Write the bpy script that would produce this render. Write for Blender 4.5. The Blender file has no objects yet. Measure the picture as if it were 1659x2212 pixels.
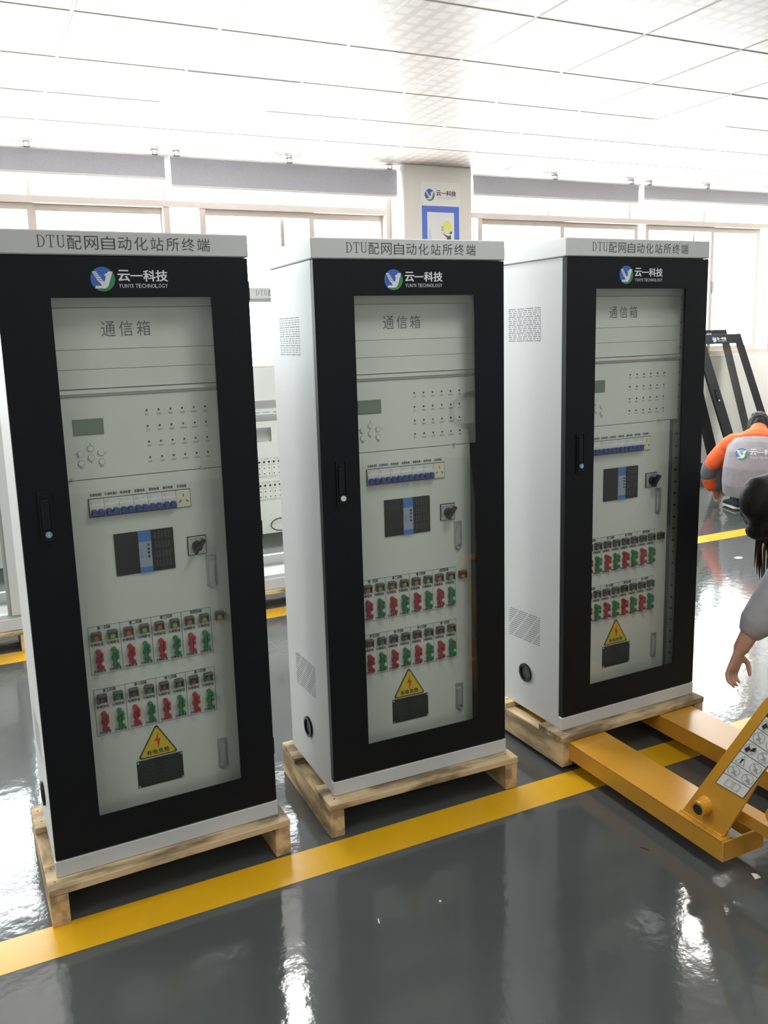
import bpy, bmesh, math, random
from mathutils import Vector, Matrix
from mathutils.kdtree import KDTree
random.seed(4)
PI = math.pi
SC = bpy.context.scene
COL = SC.collection

# ------------------------------------------------------------------ camera, sky, lamps, exposure
cam_d = bpy.data.cameras.new('camera')
cam = bpy.data.objects.new('camera', cam_d)
COL.objects.link(cam)
cam_d.sensor_fit = 'AUTO'
cam_d.sensor_width = 36.0
cam_d.lens = 1840.05 * 36.0 / 2212.0
cam_d.shift_x = 21.06 / 2212.0
cam_d.shift_y = -48.49 / 2212.0
cam_d.clip_start = 0.02
RT = Vector((0.90186711, -0.43098976, -0.02972453))
UP = Vector((0.10283311, 0.14733762, 0.98372607))
FW = Vector((0.41959633, 0.89024685, -0.17719897))
cam.matrix_world = Matrix(((RT.x, UP.x, -FW.x, 0), (RT.y, UP.y, -FW.y, 0), (RT.z, UP.z, -FW.z, 1.49633), (0, 0, 0, 1)))
SC.camera = cam

SKY = 18.0
world = bpy.data.worlds.new('overcast_sky')
SC.world = world
world.use_nodes = True
bg = world.node_tree.nodes['Background']
bg.inputs[0].default_value = (0.93, 0.97, 1.0, 1)
bg.inputs[1].default_value = SKY

ROOM = dict(x0=-4.2, x1=11.4, y0=-4.6, y1=6.3, z=2.8)
BAYS = [(-4.2, -1.17), (-0.55, 3.21), (3.83, 7.59), (8.21, 11.4)]       # window bays between the pillars


def lamp(name, kind, loc, size, energy, rot=(0, 0, 0), color=(1, 1, 1), portal=False):
    d = bpy.data.lights.new(name, 'AREA')
    d.shape = 'RECTANGLE'
    d.size, d.size_y = size
    d.energy = energy
    d.color = color
    d.cycles.is_portal = portal
    o = bpy.data.objects.new(name, d)
    COL.objects.link(o)
    o.location = loc
    o.rotation_euler = rot
    return o


for k, (a, b) in enumerate(BAYS):                                         # daylight enters through the window openings
    lamp('window_portal', 'AREA', ((a + b) / 2, 6.60, 2.005), (b - a, 1.59), 1, (-PI / 2, 0, 0), portal=True)
FILL_W = 17.5  # unseen fill lights added under the ceiling to brighten fronts and back row
for x, y in ((1.431, 2.898), (4.431, 2.298), (-1.569, 2.298), (7.431, 2.898), (1.431, 1.098), (4.431, 0.498), (-1.569, 0.498), (7.431, 1.098),
             (1.431, -1.302), (4.431, -1.902), (-1.569, -1.902), (7.431, -1.302), (7.431, 4.698)):
    lamp('unseen_ceiling_fill', 'AREA', (x, y, 2.79), (0.57, 0.57), FILL_W * (1.0 if y < 2 else 1.7 if y < 4 else 3.0), color=(0.97, 0.99, 1.0))

SC.view_settings.view_transform = 'Standard'
SC.view_settings.look = 'None'
SC.view_settings.exposure = 0.0
SC.view_settings.gamma = 1.0
SC.view_settings.use_curve_mapping = False
SC.cycles.use_denoising = True
SC.cycles.max_bounces = 10
SC.cycles.transparent_max_bounces = 24
SC.cycles.sample_clamp_indirect = 6.0
SC.cycles.caustics_reflective = False
SC.cycles.caustics_refractive = False

# ------------------------------------------------------------------ materials
MATS = {}


def mat(name, color, rough=0.5, metal=0.0, spec=0.5, coat=0.0, emit=None, noise=None, bump=None, sub=None):
    """noise = (scale, amount, stretch): value variation of the base colour; bump = (scale, strength)"""
    if name in MATS:
        return MATS[name]
    m = bpy.data.materials.new(name)
    m.use_nodes = True
    nt = m.node_tree
    b = nt.nodes['Principled BSDF']
    b.inputs['Base Color'].default_value = (*color, 1)
    b.inputs['Roughness'].default_value = rough
    b.inputs['Metallic'].default_value = metal
    b.inputs['Specular IOR Level'].default_value = spec
    b.inputs['Coat Weight'].default_value = coat
    b.inputs['Coat Roughness'].default_value = 0.08
    if emit:
        b.inputs['Emission Color'].default_value = (*emit[0], 1)
        b.inputs['Emission Strength'].default_value = emit[1]
    if noise or bump:
        tc = nt.nodes.new('ShaderNodeTexCoord')
    if noise:
        mp = nt.nodes.new('ShaderNodeMapping')
        mp.inputs['Scale'].default_value = noise[2] if len(noise) > 2 else (1, 1, 1)
        nz = nt.nodes.new('ShaderNodeTexNoise')
        nz.inputs['Scale'].default_value = noise[0]
        nz.inputs['Detail'].default_value = 5
        rp = nt.nodes.new('ShaderNodeValToRGB')
        k = noise[1]
        rp.color_ramp.elements[0].position = 0.3
        rp.color_ramp.elements[1].position = 0.7
        rp.color_ramp.elements[0].color = (*[c * (1 - k) for c in color], 1)
        rp.color_ramp.elements[1].color = (*[min(1, c * (1 + k)) for c in color], 1)
        nt.links.new(tc.outputs['Object'], mp.inputs['Vector'])
        nt.links.new(mp.outputs['Vector'], nz.inputs['Vector'])
        nt.links.new(nz.outputs['Fac'], rp.inputs['Fac'])
        nt.links.new(rp.outputs['Color'], b.inputs['Base Color'])
    if bump:
        nb = nt.nodes.new('ShaderNodeTexNoise')
        nb.inputs['Scale'].default_value = bump[0]
        nb.inputs['Detail'].default_value = 2
        bp = nt.nodes.new('ShaderNodeBump')
        bp.inputs['Strength'].default_value = bump[1]
        bp.inputs['Distance'].default_value = 0.01
        nt.links.new(tc.outputs['Object'], nb.inputs['Vector'])
        nt.links.new(nb.outputs['Fac'], bp.inputs['Height'])
        nt.links.new(bp.outputs['Normal'], b.inputs['Normal'])
    MATS[name] = m
    return m


def glass(name, tint, refl=0.04, rough=0.0):
    m = bpy.data.materials.new(name)
    m.use_nodes = True
    nt = m.node_tree
    nt.nodes.remove(nt.nodes['Principled BSDF'])
    out = nt.nodes['Material Output']
    tr = nt.nodes.new('ShaderNodeBsdfTransparent')
    tr.inputs[0].default_value = (*tint, 1)
    gl = nt.nodes.new('ShaderNodeBsdfGlossy')
    gl.inputs['Roughness'].default_value = rough
    lw = nt.nodes.new('ShaderNodeLayerWeight')
    pw = nt.nodes.new('ShaderNodeMath'); pw.operation = 'POWER'; pw.inputs[1].default_value = 5
    ml = nt.nodes.new('ShaderNodeMath'); ml.operation = 'MULTIPLY_ADD'
    ml.inputs[1].default_value = 1 - refl; ml.inputs[2].default_value = refl
    lw.inputs['Blend'].default_value = 0.5
    mx = nt.nodes.new('ShaderNodeMixShader')
    nt.links.new(lw.outputs['Facing'], pw.inputs[0])
    nt.links.new(pw.outputs[0], ml.inputs[0])
    nt.links.new(ml.outputs[0], mx.inputs[0])
    nt.links.new(tr.outputs[0], mx.inputs[1])
    nt.links.new(gl.outputs[0], mx.inputs[2])
    nt.links.new(mx.outputs[0], out.inputs['Surface'])
    MATS[name] = m
    return m


def wood_mat(name, c0, c1, c2, axis):
    m = bpy.data.materials.new(name)
    m.use_nodes = True
    nt = m.node_tree
    b = nt.nodes['Principled BSDF']
    b.inputs['Roughness'].default_value = 0.75
    b.inputs['Specular IOR Level'].default_value = 0.2
    tc = nt.nodes.new('ShaderNodeTexCoord')
    oi = nt.nodes.new('ShaderNodeObjectInfo')
    ad = nt.nodes.new('ShaderNodeVectorMath'); ad.operation = 'ADD'
    sc = nt.nodes.new('ShaderNodeVectorMath'); sc.operation = 'SCALE'; sc.inputs['Scale'].default_value = 13.0
    nt.links.new(oi.outputs['Location'], sc.inputs[0])
    nt.links.new(tc.outputs['Object'], ad.inputs[0])
    nt.links.new(sc.outputs[0], ad.inputs[1])
    mp = nt.nodes.new('ShaderNodeMapping')
    s = [28, 28, 28]; s[axis] = 3.0
    mp.inputs['Scale'].default_value = s
    nz = nt.nodes.new('ShaderNodeTexNoise'); nz.inputs['Scale'].default_value = 1.0; nz.inputs['Detail'].default_value = 6
    nz.inputs['Distortion'].default_value = 0.6
    rp = nt.nodes.new('ShaderNodeValToRGB')
    rp.color_ramp.elements[0].position = 0.32; rp.color_ramp.elements[0].color = (*c0, 1)
    rp.color_ramp.elements[1].position = 0.62; rp.color_ramp.elements[1].color = (*c1, 1)
    mp2 = nt.nodes.new('ShaderNodeMapping')
    s2 = [16, 16, 16]; s2[axis] = 4.5
    mp2.inputs['Scale'].default_value = s2
    n2 = nt.nodes.new('ShaderNodeTexNoise'); n2.inputs['Scale'].default_value = 1.0; n2.inputs['Detail'].default_value = 4
    r2 = nt.nodes.new('ShaderNodeValToRGB')
    r2.color_ramp.elements[0].position = 0.43; r2.color_ramp.elements[0].color = (0, 0, 0, 1)
    r2.color_ramp.elements[1].position = 0.57; r2.color_ramp.elements[1].color = (0.8, 0.8, 0.8, 1)
    mx = nt.nodes.new('ShaderNodeMixRGB'); mx.inputs['Color2'].default_value = (*c2, 1)
    nt.links.new(ad.outputs[0], mp.inputs['Vector']); nt.links.new(ad.outputs[0], mp2.inputs['Vector'])
    nt.links.new(mp.outputs[0], nz.inputs['Vector']); nt.links.new(mp2.outputs[0], n2.inputs['Vector'])
    nt.links.new(nz.outputs['Fac'], rp.inputs['Fac']); nt.links.new(n2.outputs['Fac'], r2.inputs['Fac'])
    nt.links.new(r2.outputs['Color'], mx.inputs['Fac']); nt.links.new(rp.outputs['Color'], mx.inputs['Color1'])
    nt.links.new(mx.outputs['Color'], b.inputs['Base Color'])
    MATS[name] = m
    return m


def ceiling_mat():
    """perforated metal tiles: darker bands of holes between small plain squares"""
    m = bpy.data.materials.new('perforated_tile')
    m.use_nodes = True
    nt = m.node_tree
    b = nt.nodes['Principled BSDF']
    b.inputs['Roughness'].default_value = 0.42
    b.inputs['Specular IOR Level'].default_value = 0.5
    tc = nt.nodes.new('ShaderNodeTexCoord')
    sp = nt.nodes.new('ShaderNodeSeparateXYZ')
    nt.links.new(tc.outputs['Object'], sp.inputs[0])

    def band(sock, origin, cut):
        d = nt.nodes.new('ShaderNodeMath'); d.operation = 'MULTIPLY_ADD'; d.inputs[1].default_value = 7 / 0.6
        d.inputs[2].default_value = -origin * 7 / 0.6 - (1 - cut) / 2 + 100
        f = nt.nodes.new('ShaderNodeMath'); f.operation = 'FRACT'
        g = nt.nodes.new('ShaderNodeMath'); g.operation = 'GREATER_THAN'; g.inputs[1].default_value = cut
        nt.links.new(sock, d.inputs[0]); nt.links.new(d.outputs[0], f.inputs[0]); nt.links.new(f.outputs[0], g.inputs[0])
        return g.outputs[0]
    bx = band(sp.outputs['X'], 1.731, 0.62)
    by = band(sp.outputs['Y'], 3.198, 0.68)
    h = nt.nodes.new('ShaderNodeMath'); h.operation = 'MULTIPLY'; h.inputs[1].default_value = 0.9
    nt.links.new(by, h.inputs[0])
    mxm = nt.nodes.new('ShaderNodeMath'); mxm.operation = 'MAXIMUM'
    nt.links.new(bx, mxm.inputs[0]); nt.links.new(h.outputs[0], mxm.inputs[1])
    mx = nt.nodes.new('ShaderNodeMixRGB')
    mx.inputs['Color1'].default_value = (0.70, 0.63, 0.575, 1)
    mx.inputs['Color2'].default_value = (0.56, 0.495, 0.45, 1)
    nt.links.new(mxm.outputs[0], mx.inputs['Fac'])
    nt.links.new(mx.outputs[0], b.inputs['Base Color'])
    MATS['perforated_tile'] = m
    return m


def floor_mat():
    m = mat('epoxy_floor', (0.078, 0.086, 0.085), 0.2, noise=(1.6, 0.07), spec=0.5)
    nt = m.node_tree
    b = nt.nodes['Principled BSDF']
    b.inputs['IOR'].default_value = 1.7
    tc = nt.nodes.new('ShaderNodeTexCoord')
    n1 = nt.nodes.new('ShaderNodeTexNoise'); n1.inputs['Scale'].default_value = 22.0; n1.inputs['Detail'].default_value = 3
    bp = nt.nodes.new('ShaderNodeBump'); bp.inputs['Strength'].default_value = 0.06; bp.inputs['Distance'].default_value = 0.012
    n2 = nt.nodes.new('ShaderNodeTexNoise'); n2.inputs['Scale'].default_value = 3.0; n2.inputs['Detail'].default_value = 4
    rr = nt.nodes.new('ShaderNodeMapRange')
    rr.inputs['To Min'].default_value = 0.05; rr.inputs['To Max'].default_value = 0.13
    nt.links.new(tc.outputs['Object'], n1.inputs['Vector']); nt.links.new(tc.outputs['Object'], n2.inputs['Vector'])
    nt.links.new(n1.outputs['Fac'], bp.inputs['Height']); nt.links.new(bp.outputs['Normal'], b.inputs['Normal'])
    nt.links.new(n2.outputs['Fac'], rr.inputs['Value']); nt.links.new(rr.outputs['Result'], b.inputs['Roughness'])
    return m


M_FLOOR = floor_mat()
M_TAPE = mat('yellow_tape', (0.72, 0.40, 0.012), 0.24, spec=0.8, noise=(5, 0.06), bump=(12, 0.05))
M_CEIL = ceiling_mat()
M_BAR = mat('ceiling_bar', (0.74, 0.70, 0.66), 0.4)
M_VOID = mat('void_dark', (0.05, 0.05, 0.05), 0.9)
M_WALL = mat('wall_paint', (0.84, 0.82, 0.78), 0.75, noise=(3, 0.02))
M_BASE = mat('baseboard_green', (0.03, 0.06, 0.04), 0.5)
M_ALU = mat('champagne_aluminium', (0.56, 0.49, 0.43), 0.45, noise=(4, 0.03))
M_PANE = glass('window_glass', (0.97, 0.98, 0.98), 0.03)
M_BLIND = mat('blind_fabric', (0.50, 0.51, 0.57), 0.8, noise=(60, 0.04))
M_WHITE = mat('white_plastic', (0.80, 0.80, 0.80), 0.4)
M_BRACKET = mat('bracket_metal', (0.42, 0.40, 0.42), 0.4, metal=0.6)
M_LED = mat('led_diffuser', (0.9, 0.9, 0.9), 0.4, emit=((1.0, 0.98, 0.95), 16.0))
M_CAB = mat('cabinet_paint', (0.585, 0.60, 0.595), 0.5, spec=0.3, noise=(2, 0.015), bump=(350, 0.02))
M_DOOR = mat('door_black', (0.005, 0.006, 0.008), 0.5, spec=0.22, bump=(500, 0.03))
M_PANEL = mat('panel_paint', (0.72, 0.755, 0.705), 0.5, noise=(2, 0.015))
M_INNER = mat('inner_grey', (0.36, 0.37, 0.36), 0.5)
M_STRIP_SHADE = mat('strip_shade_grey', (0.16, 0.165, 0.16), 0.5)  # darkened grey, stands in for shade on the hinge strip
M_LEDGE = mat('ledge_metal', (0.72, 0.73, 0.70), 0.3, metal=0.3)
M_GLASS = glass('door_glass', (0.965, 0.975, 0.96), 0.05)
M_BLACK = mat('black_plastic', (0.008, 0.008, 0.010), 0.45, spec=0.3)
M_HANDLE = mat('handle_black', (0.0065, 0.007, 0.009), 0.42, spec=0.28)
M_DARK = mat('dark_plastic', (0.03, 0.032, 0.036), 0.5)
M_INK = mat('ink_grey', (0.075, 0.08, 0.085), 0.6)
M_INKB = mat('ink_black', (0.02, 0.02, 0.022), 0.6)
M_WINK = mat('white_print', (0.72, 0.73, 0.77), 0.5)
M_LBLUE = mat('logo_blue', (0.035, 0.13, 0.46), 0.5)
M_LGREEN = mat('logo_green', (0.035, 0.25, 0.10), 0.5)
M_LCD = mat('lcd_green', (0.10, 0.17, 0.10), 0.25)
M_CHROME = mat('satin_chrome', (0.60, 0.61, 0.60), 0.38, metal=0.45)
M_STEEL = mat('grey_zinc', (0.52, 0.53, 0.52), 0.4, metal=0.5)
M_IVORY = mat('ivory_plastic', (0.80, 0.77, 0.62), 0.4)
M_BWHITE = mat('breaker_white', (0.74, 0.75, 0.72), 0.4)
M_BLUE = mat('toggle_blue', (0.03, 0.07, 0.28), 0.4)
M_SBLUE = mat('strip_blue', (0.05, 0.20, 0.55), 0.4)
M_SGREY = mat('strip_grey', (0.33, 0.40, 0.52), 0.4)
M_RED = mat('link_red', (0.42, 0.018, 0.035), 0.3)
M_GREEN = mat('link_green', (0.02, 0.20, 0.06), 0.3)
M_YSIGN = mat('sign_yellow', (0.75, 0.55, 0.03), 0.45)
M_BOLT = mat('bolt_red', (0.62, 0.06, 0.02), 0.45)
M_PLATE = mat('plate_dark', (0.022, 0.025, 0.024), 0.45, noise=(25, 0.35))
M_PLATEINK = mat('plate_ink', (0.035, 0.039, 0.037), 0.5)
M_BODY_LIT = mat('housing_lit_amber', (0.33, 0.27, 0.11), 0.4)  # amber housing with the button lamp's glow painted in
M_BODY_DARK = mat('housing_smoke', (0.10, 0.095, 0.085), 0.4)
M_CAP_LIT_ORANGE = mat('cap_lit_orange', (0.62, 0.17, 0.04), 0.35)  # lit button, its glow put into the cap colour
M_CAP_LIT_LIME = mat('cap_lit_lime', (0.36, 0.47, 0.08), 0.35)  # lit button, glow painted as a brighter cap
M_CAP_RED = mat('cap_red', (0.24, 0.06, 0.06), 0.35)
M_CAP_GREEN = mat('cap_green', (0.05, 0.25, 0.12), 0.35)
M_CAP_AMBER = mat('cap_amber', (0.68, 0.36, 0.05), 0.35)  # cap with painted glow of a lit button; also rims the cable holes
M_CAP_GREY = mat('cap_grey', (0.16, 0.14, 0.11), 0.35)
M_KNOBBLUE = mat('lock_blue', (0.12, 0.38, 0.48), 0.4)
M_WOODX = wood_mat('pallet_wood_across', (0.52, 0.38, 0.21), (0.68, 0.54, 0.33), (0.10, 0.075, 0.045), 0)
M_WOODY = wood_mat('pallet_wood_along', (0.52, 0.37, 0.20), (0.67, 0.52, 0.31), (0.22, 0.16, 0.09), 1)
M_NAIL = mat('nail_dark', (0.06, 0.05, 0.04), 0.5)
M_YJACK = mat('jack_yellow', (0.60, 0.295, 0.028), 0.3, coat=0.5, noise=(7, 0.05))
M_DECAL = mat('decal_white', (0.74, 0.74, 0.72), 0.45)
M_RUBBER = mat('rubber_black', (0.02, 0.02, 0.02), 0.6)
M_SKIN = mat('skin', (0.50, 0.28, 0.20), 0.5, noise=(30, 0.06), spec=0.35)
M_HAIR = mat('black_hair', (0.010, 0.009, 0.009), 0.6, spec=0.2, noise=(60, 0.4, (1, 1, 0.15)), bump=(90, 0.15))
M_HAIRB = mat('brown_hair', (0.06, 0.024, 0.014), 0.55, spec=0.25, noise=(80, 0.4, (1, 1, 0.1)))
M_JGREY = mat('jacket_grey', (0.30, 0.285, 0.31), 0.85, noise=(12, 0.06), bump=(15, 0.7))
M_JDARK = mat('jacket_dark_grey', (0.13, 0.125, 0.14), 0.85, bump=(25, 0.2))
M_JORANGE = mat('jacket_orange', (0.86, 0.13, 0.03), 0.8, noise=(10, 0.06), bump=(15, 0.6))
M_TROUSER = mat('trouser_black', (0.016, 0.016, 0.018), 0.85)
M_SHOE = mat('shoe_navy', (0.03, 0.038, 0.065), 0.8)
M_SOLE = mat('shoe_sole', (0.72, 0.69, 0.62), 0.7)
M_COAT = mat('light_grey_cloth', (0.36, 0.37, 0.39), 0.9, noise=(14, 0.06), bump=(13, 0.9))
M_POSTER = mat('poster_white', (0.88, 0.87, 0.85), 0.5)
M_PBLUE = mat('poster_blue', (0.10, 0.19, 0.68), 0.5)
M_PWHITE = mat('poster_picture', (0.82, 0.84, 0.85), 0.5)
M_PYEL = mat('poster_yellow', (0.82, 0.80, 0.18), 0.5)
M_PDK = mat('poster_dark_green', (0.07, 0.11, 0.09), 0.5)
M_PSKY = mat('poster_pale_blue', (0.55, 0.72, 0.80), 0.5)
M_EYE = mat('eye_white', (0.8, 0.8, 0.78), 0.2)
M_LIP = mat('lip', (0.42, 0.16, 0.14), 0.5)

# ------------------------------------------------------------------ mesh helpers


class MB:
    """collects shapes; build() links them as ONE mesh object. dz shifts every z."""

    def __init__(self, dz=0.0):
        self.v, self.f, self.m, self.s = [], [], [], []
        self.dz = dz

    def add(self, vs, fs, mi=0, smooth=False):
        n = len(self.v)
        self.v += [(p[0], p[1], p[2] + self.dz) for p in vs]
        for f in fs:
            self.f.append(tuple(i + n for i in f)); self.m.append(mi); self.s.append(smooth)
        return self

    def box(self, x0, x1, y0, y1, z0, z1, mi=0, bev=0.0):
        if x0 > x1: x0, x1 = x1, x0
        if y0 > y1: y0, y1 = y1, y0
        if z0 > z1: z0, z1 = z1, z0
        if bev <= 0:
            vs = [(x, y, z) for z in (z0, z1) for y in (y0, y1) for x in (x0, x1)]
            fs = [(0, 2, 3, 1), (4, 5, 7, 6), (0, 1, 5, 4), (2, 6, 7, 3), (0, 4, 6, 2), (1, 3, 7, 5)]
            return self.add(vs, fs, mi)
        b = min(bev, (x1 - x0) * .45, (y1 - y0) * .45, (z1 - z0) * .45)
        vs, idx = [], {}
        for k in range(8):
            sx, sy, sz = k & 1, (k >> 1) & 1, (k >> 2) & 1
            X, Y, Z = (x1 if sx else x0), (y1 if sy else y0), (z1 if sz else z0)
            dx, dy, dz = (-b if sx else b), (-b if sy else b), (-b if sz else b)
            idx[k, 'x'] = len(vs); vs.append((X, Y + dy, Z + dz))
            idx[k, 'y'] = len(vs); vs.append((X + dx, Y, Z + dz))
            idx[k, 'z'] = len(vs); vs.append((X + dx, Y + dy, Z))
        F = lambda ks, ax: tuple(idx[k, ax] for k in ks)
        fs = [F((0, 4, 6, 2), 'x'), F((1, 3, 7, 5), 'x'), F((0, 1, 5, 4), 'y'), F((2, 6, 7, 3), 'y'), F((0, 2, 3, 1), 'z'), F((4, 5, 7, 6), 'z')]
        for a, c, ax, bx in ((0, 1, 'y', 'z'), (2, 3, 'z', 'y'), (4, 5, 'z', 'y'), (6, 7, 'y', 'z'),
                             (0, 2, 'z', 'x'), (1, 3, 'x', 'z'), (4, 6, 'x', 'z'), (5, 7, 'z', 'x'),
                             (0, 4, 'x', 'y'), (1, 5, 'y', 'x'), (2, 6, 'y', 'x'), (3, 7, 'x', 'y')):
            fs.append((idx[a, ax], idx[c, ax], idx[c, bx], idx[a, bx]))
        for k in range(8):
            par = bin(k).count('1') % 2
            t = (idx[k, 'x'], idx[k, 'y'], idx[k, 'z'])
            fs.append(t if par else t[::-1])
        return self.add(vs, fs, mi)

    def prism(self, pts, y0, y1, mi=0):
        """polygon in x/z (counter-clockwise seen from -y) extruded from y0 to y1"""
        n = len(pts)
        vs = [(p[0], y0, p[1]) for p in pts] + [(p[0], y1, p[1]) for p in pts]
        fs = [tuple(range(n)), tuple(range(2 * n - 1, n - 1, -1))]
        fs += [(i, i + n, (i + 1) % n + n, (i + 1) % n) for i in range(n)]
        return self.add(vs, fs, mi)

    def cyl(self, c, r, axis, h, mi=0, n=20, r2=None, smooth=True, cap=True):
        """cylinder from point c along axis (Vector) for length h"""
        return self.tube([c, Vector(c) + Vector(axis).normalized() * h], [r, r if r2 is None else r2], mi, n, smooth, cap)

    def tube(self, pts, rad, mi=0, n=10, smooth=True, cap=True):
        pts = [Vector(p) for p in pts]
        if not isinstance(rad, (list, tuple)):
            rad = [rad] * len(pts)
        vs, fs = [], []
        ref = None
        for i, p in enumerate(pts):
            t = (pts[min(i + 1, len(pts) - 1)] - pts[max(i - 1, 0)]).normalized()
            if ref is None:
                ref = t.orthogonal().normalized()
            u = (ref - t * ref.dot(t))
            u = u.normalized() if u.length > 1e-6 else t.orthogonal().normalized()
            ref = u
            w = t.cross(u)
            for k in range(n):
                a = 2 * PI * k / n
                vs.append(p + (u * math.cos(a) + w * math.sin(a)) * rad[i])
        m = len(pts)
        for i in range(m - 1):
            for k in range(n):
                k2 = (k + 1) % n
                fs.append((i * n + k, i * n + k2, (i + 1) * n + k2, (i + 1) * n + k))
        self.add(vs, fs, mi, smooth)
        if cap:
            self.add(vs[:n], [tuple(range(n - 1, -1, -1))], mi)
            self.add(vs[-n:], [tuple(range(n))], mi)
        return self

    def ring(self, c, r0, r1, y0, y1, mi=0, n=28):
        """annulus about the y axis, r0 inner, r1 outer"""
        vs, fs = [], []
        for r, y in ((r0, y0), (r1, y0), (r1, y1), (r0, y1)):
            for k in range(n):
                a = 2 * PI * k / n
                vs.append((c[0] + r * math.cos(a), y, c[1] + r * math.sin(a)))
        for j in range(4):
            for k in range(n):
                k2 = (k + 1) % n
                fs.append((j * n + k, j * n + k2, ((j + 1) % 4) * n + k2, ((j + 1) % 4) * n + k))
        return self.add(vs, fs, mi)

    def disc(self, c, r, y, mi=0, n=28, r2=None):
        r2 = r2 or r
        return self.add([(c[0] + r * math.cos(2 * PI * k / n), y, c[1] + r2 * math.sin(2 * PI * k / n)) for k in range(n)], [tuple(range(n))], mi)

    def quad(self, x0, x1, z0, z1, y, mi=0):
        return self.add([(x0, y, z0), (x1, y, z0), (x1, y, z1), (x0, y, z1)], [(0, 1, 2, 3)], mi)

    def poly(self, pts, y, mi=0):
        return self.add([(p[0], y, p[1]) for p in pts], [tuple(range(len(pts)))], mi)

    def frame(self, x0, x1, z0, z1, w, y, mi=0):
        self.quad(x0, x1, z0, z0 + w, y, mi); self.quad(x0, x1, z1 - w, z1, y, mi)
        self.quad(x0, x0 + w, z0 + w, z1 - w, y, mi); self.quad(x1 - w, x1, z0 + w, z1 - w, y, mi)
        return self

    def frame3(self, x0, x1, z0, z1, w, y0, y1, mi=0, ww=None):
        """real frame of four bars, w wide (ww = rails)"""
        ww = ww or w
        self.box(x0, x0 + w, y0, y1, z0, z1, mi); self.box(x1 - w, x1, y0, y1, z0, z1, mi)
        self.box(x0 + w, x1 - w, y0, y1, z0, z0 + ww, mi); self.box(x0 + w, x1 - w, y0, y1, z1 - ww, z1, mi)
        return self

    def holed(self, x0, x1, z0, z1, a0, a1, b0, b1, y0, y1, mi=0):
        """plate in x/z with a rectangular opening a0..a1, b0..b1, one seamless piece"""
        o = [(x0, z0), (x1, z0), (x1, z1), (x0, z1)]
        i = [(a0, b0), (a1, b0), (a1, b1), (a0, b1)]
        e = min(.0015, (y1 - y0) / 3)
        oi = [(x0 + e, z0 + e), (x1 - e, z0 + e), (x1 - e, z1 - e), (x0 + e, z1 - e)]
        vs = [(p[0], y0, p[1]) for p in oi] + [(p[0], y0, p[1]) for p in i] + [(p[0], y0 + e, p[1]) for p in o] + [(p[0], y1, p[1]) for p in o] + [(p[0], y1, p[1]) for p in i]
        fs = []
        for k in range(4):
            k2 = (k + 1) % 4
            fs += [(k, k2, 4 + k2, 4 + k), (8 + k, 8 + k2, k2, k), (12 + k, 12 + k2, 8 + k2, 8 + k), (16 + k, 16 + k2, 12 + k2, 12 + k), (4 + k, 4 + k2, 16 + k2, 16 + k)]
        return self.add(vs, fs, mi)

    def xf(self, mtx):
        self.v = [tuple(mtx @ Vector(p)) for p in self.v]
        return self

    def mesh(self, name, mats):
        me = bpy.data.meshes.new(name)
        me.from_pydata([tuple(p) for p in self.v], [], self.f)
        for m in (mats if isinstance(mats, (list, tuple)) else [mats]):
            me.materials.append(m)
        me.polygons.foreach_set('material_index', self.m)
        me.polygons.foreach_set('use_smooth', self.s)
        me.update()
        return me

    def build(self, name, mats, parent=None, loc=None, rz=0.0):
        o = bpy.data.objects.new(name, self.mesh(name, mats))
        COL.objects.link(o)
        if parent: o.parent = parent
        if loc: o.location = loc
        o.rotation_euler.z = rz
        return o


def tag(o, label=None, cat=None, group=None, kind=None):
    if label: o['label'] = label
    if cat: o['category'] = cat
    if group: o['group'] = group
    if kind: o['kind'] = kind
    return o


def empty(name, loc, rz=0.0, label=None, cat=None, group=None):
    o = bpy.data.objects.new(name, None)
    o.empty_display_size = 0.05
    COL.objects.link(o)
    o.location = loc
    o.rotation_euler.z = rz
    return tag(o, label, cat, group)


def copy_tree(o, parent=None):
    c = o.copy()
    COL.objects.link(c)
    if parent: c.parent = parent
    for ch in list(o.children):
        copy_tree(ch, c)
    return c


def descendants(o):
    for c in o.children:
        yield c
        yield from descendants(c)


# ------------------------------------------------------------------ lettering
STRINGS = ('DTU配网自动化站所终端通信箱云一科技YUNYITECHNOLOGY交流电源12池装置操作插座第二三四五六七八回路合分闸按钮链接有危险'
           '线0123456789备用运行故障遥取消确认警告')
GLYPH = {}


def make_glyphs():
    jobs = []
    for ch in dict.fromkeys(STRINGS):
        for bold in (0,):
            cu = bpy.data.curves.new('glyph', 'FONT')
            cu.body = ch
            cu.resolution_u = 2
            ob = bpy.data.objects.new('glyph', cu)
            COL.objects.link(ob)
            jobs.append((ch, bold, ob, cu))
    dg = bpy.context.evaluated_depsgraph_get()
    dg.update()
    for ch, bold, ob, cu in jobs:
        me = ob.evaluated_get(dg).to_mesh()
        vs = [(v.co.x, v.co.y) for v in me.vertices]
        fs = [tuple(p.vertices) for p in me.polygons]
        ob.evaluated_get(dg).to_mesh_clear()
        xs = [p[0] for p in vs] or [0, 1]
        ys = [p[1] for p in vs] or [0, 1]
        GLYPH[ch, bold] = (vs, fs, min(xs), max(xs), min(ys), max(ys))
    for ch, bold, ob, cu in jobs:
        bpy.data.objects.remove(ob)
        bpy.data.curves.remove(cu)


make_glyphs()
CJK_EM = 1.0


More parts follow.
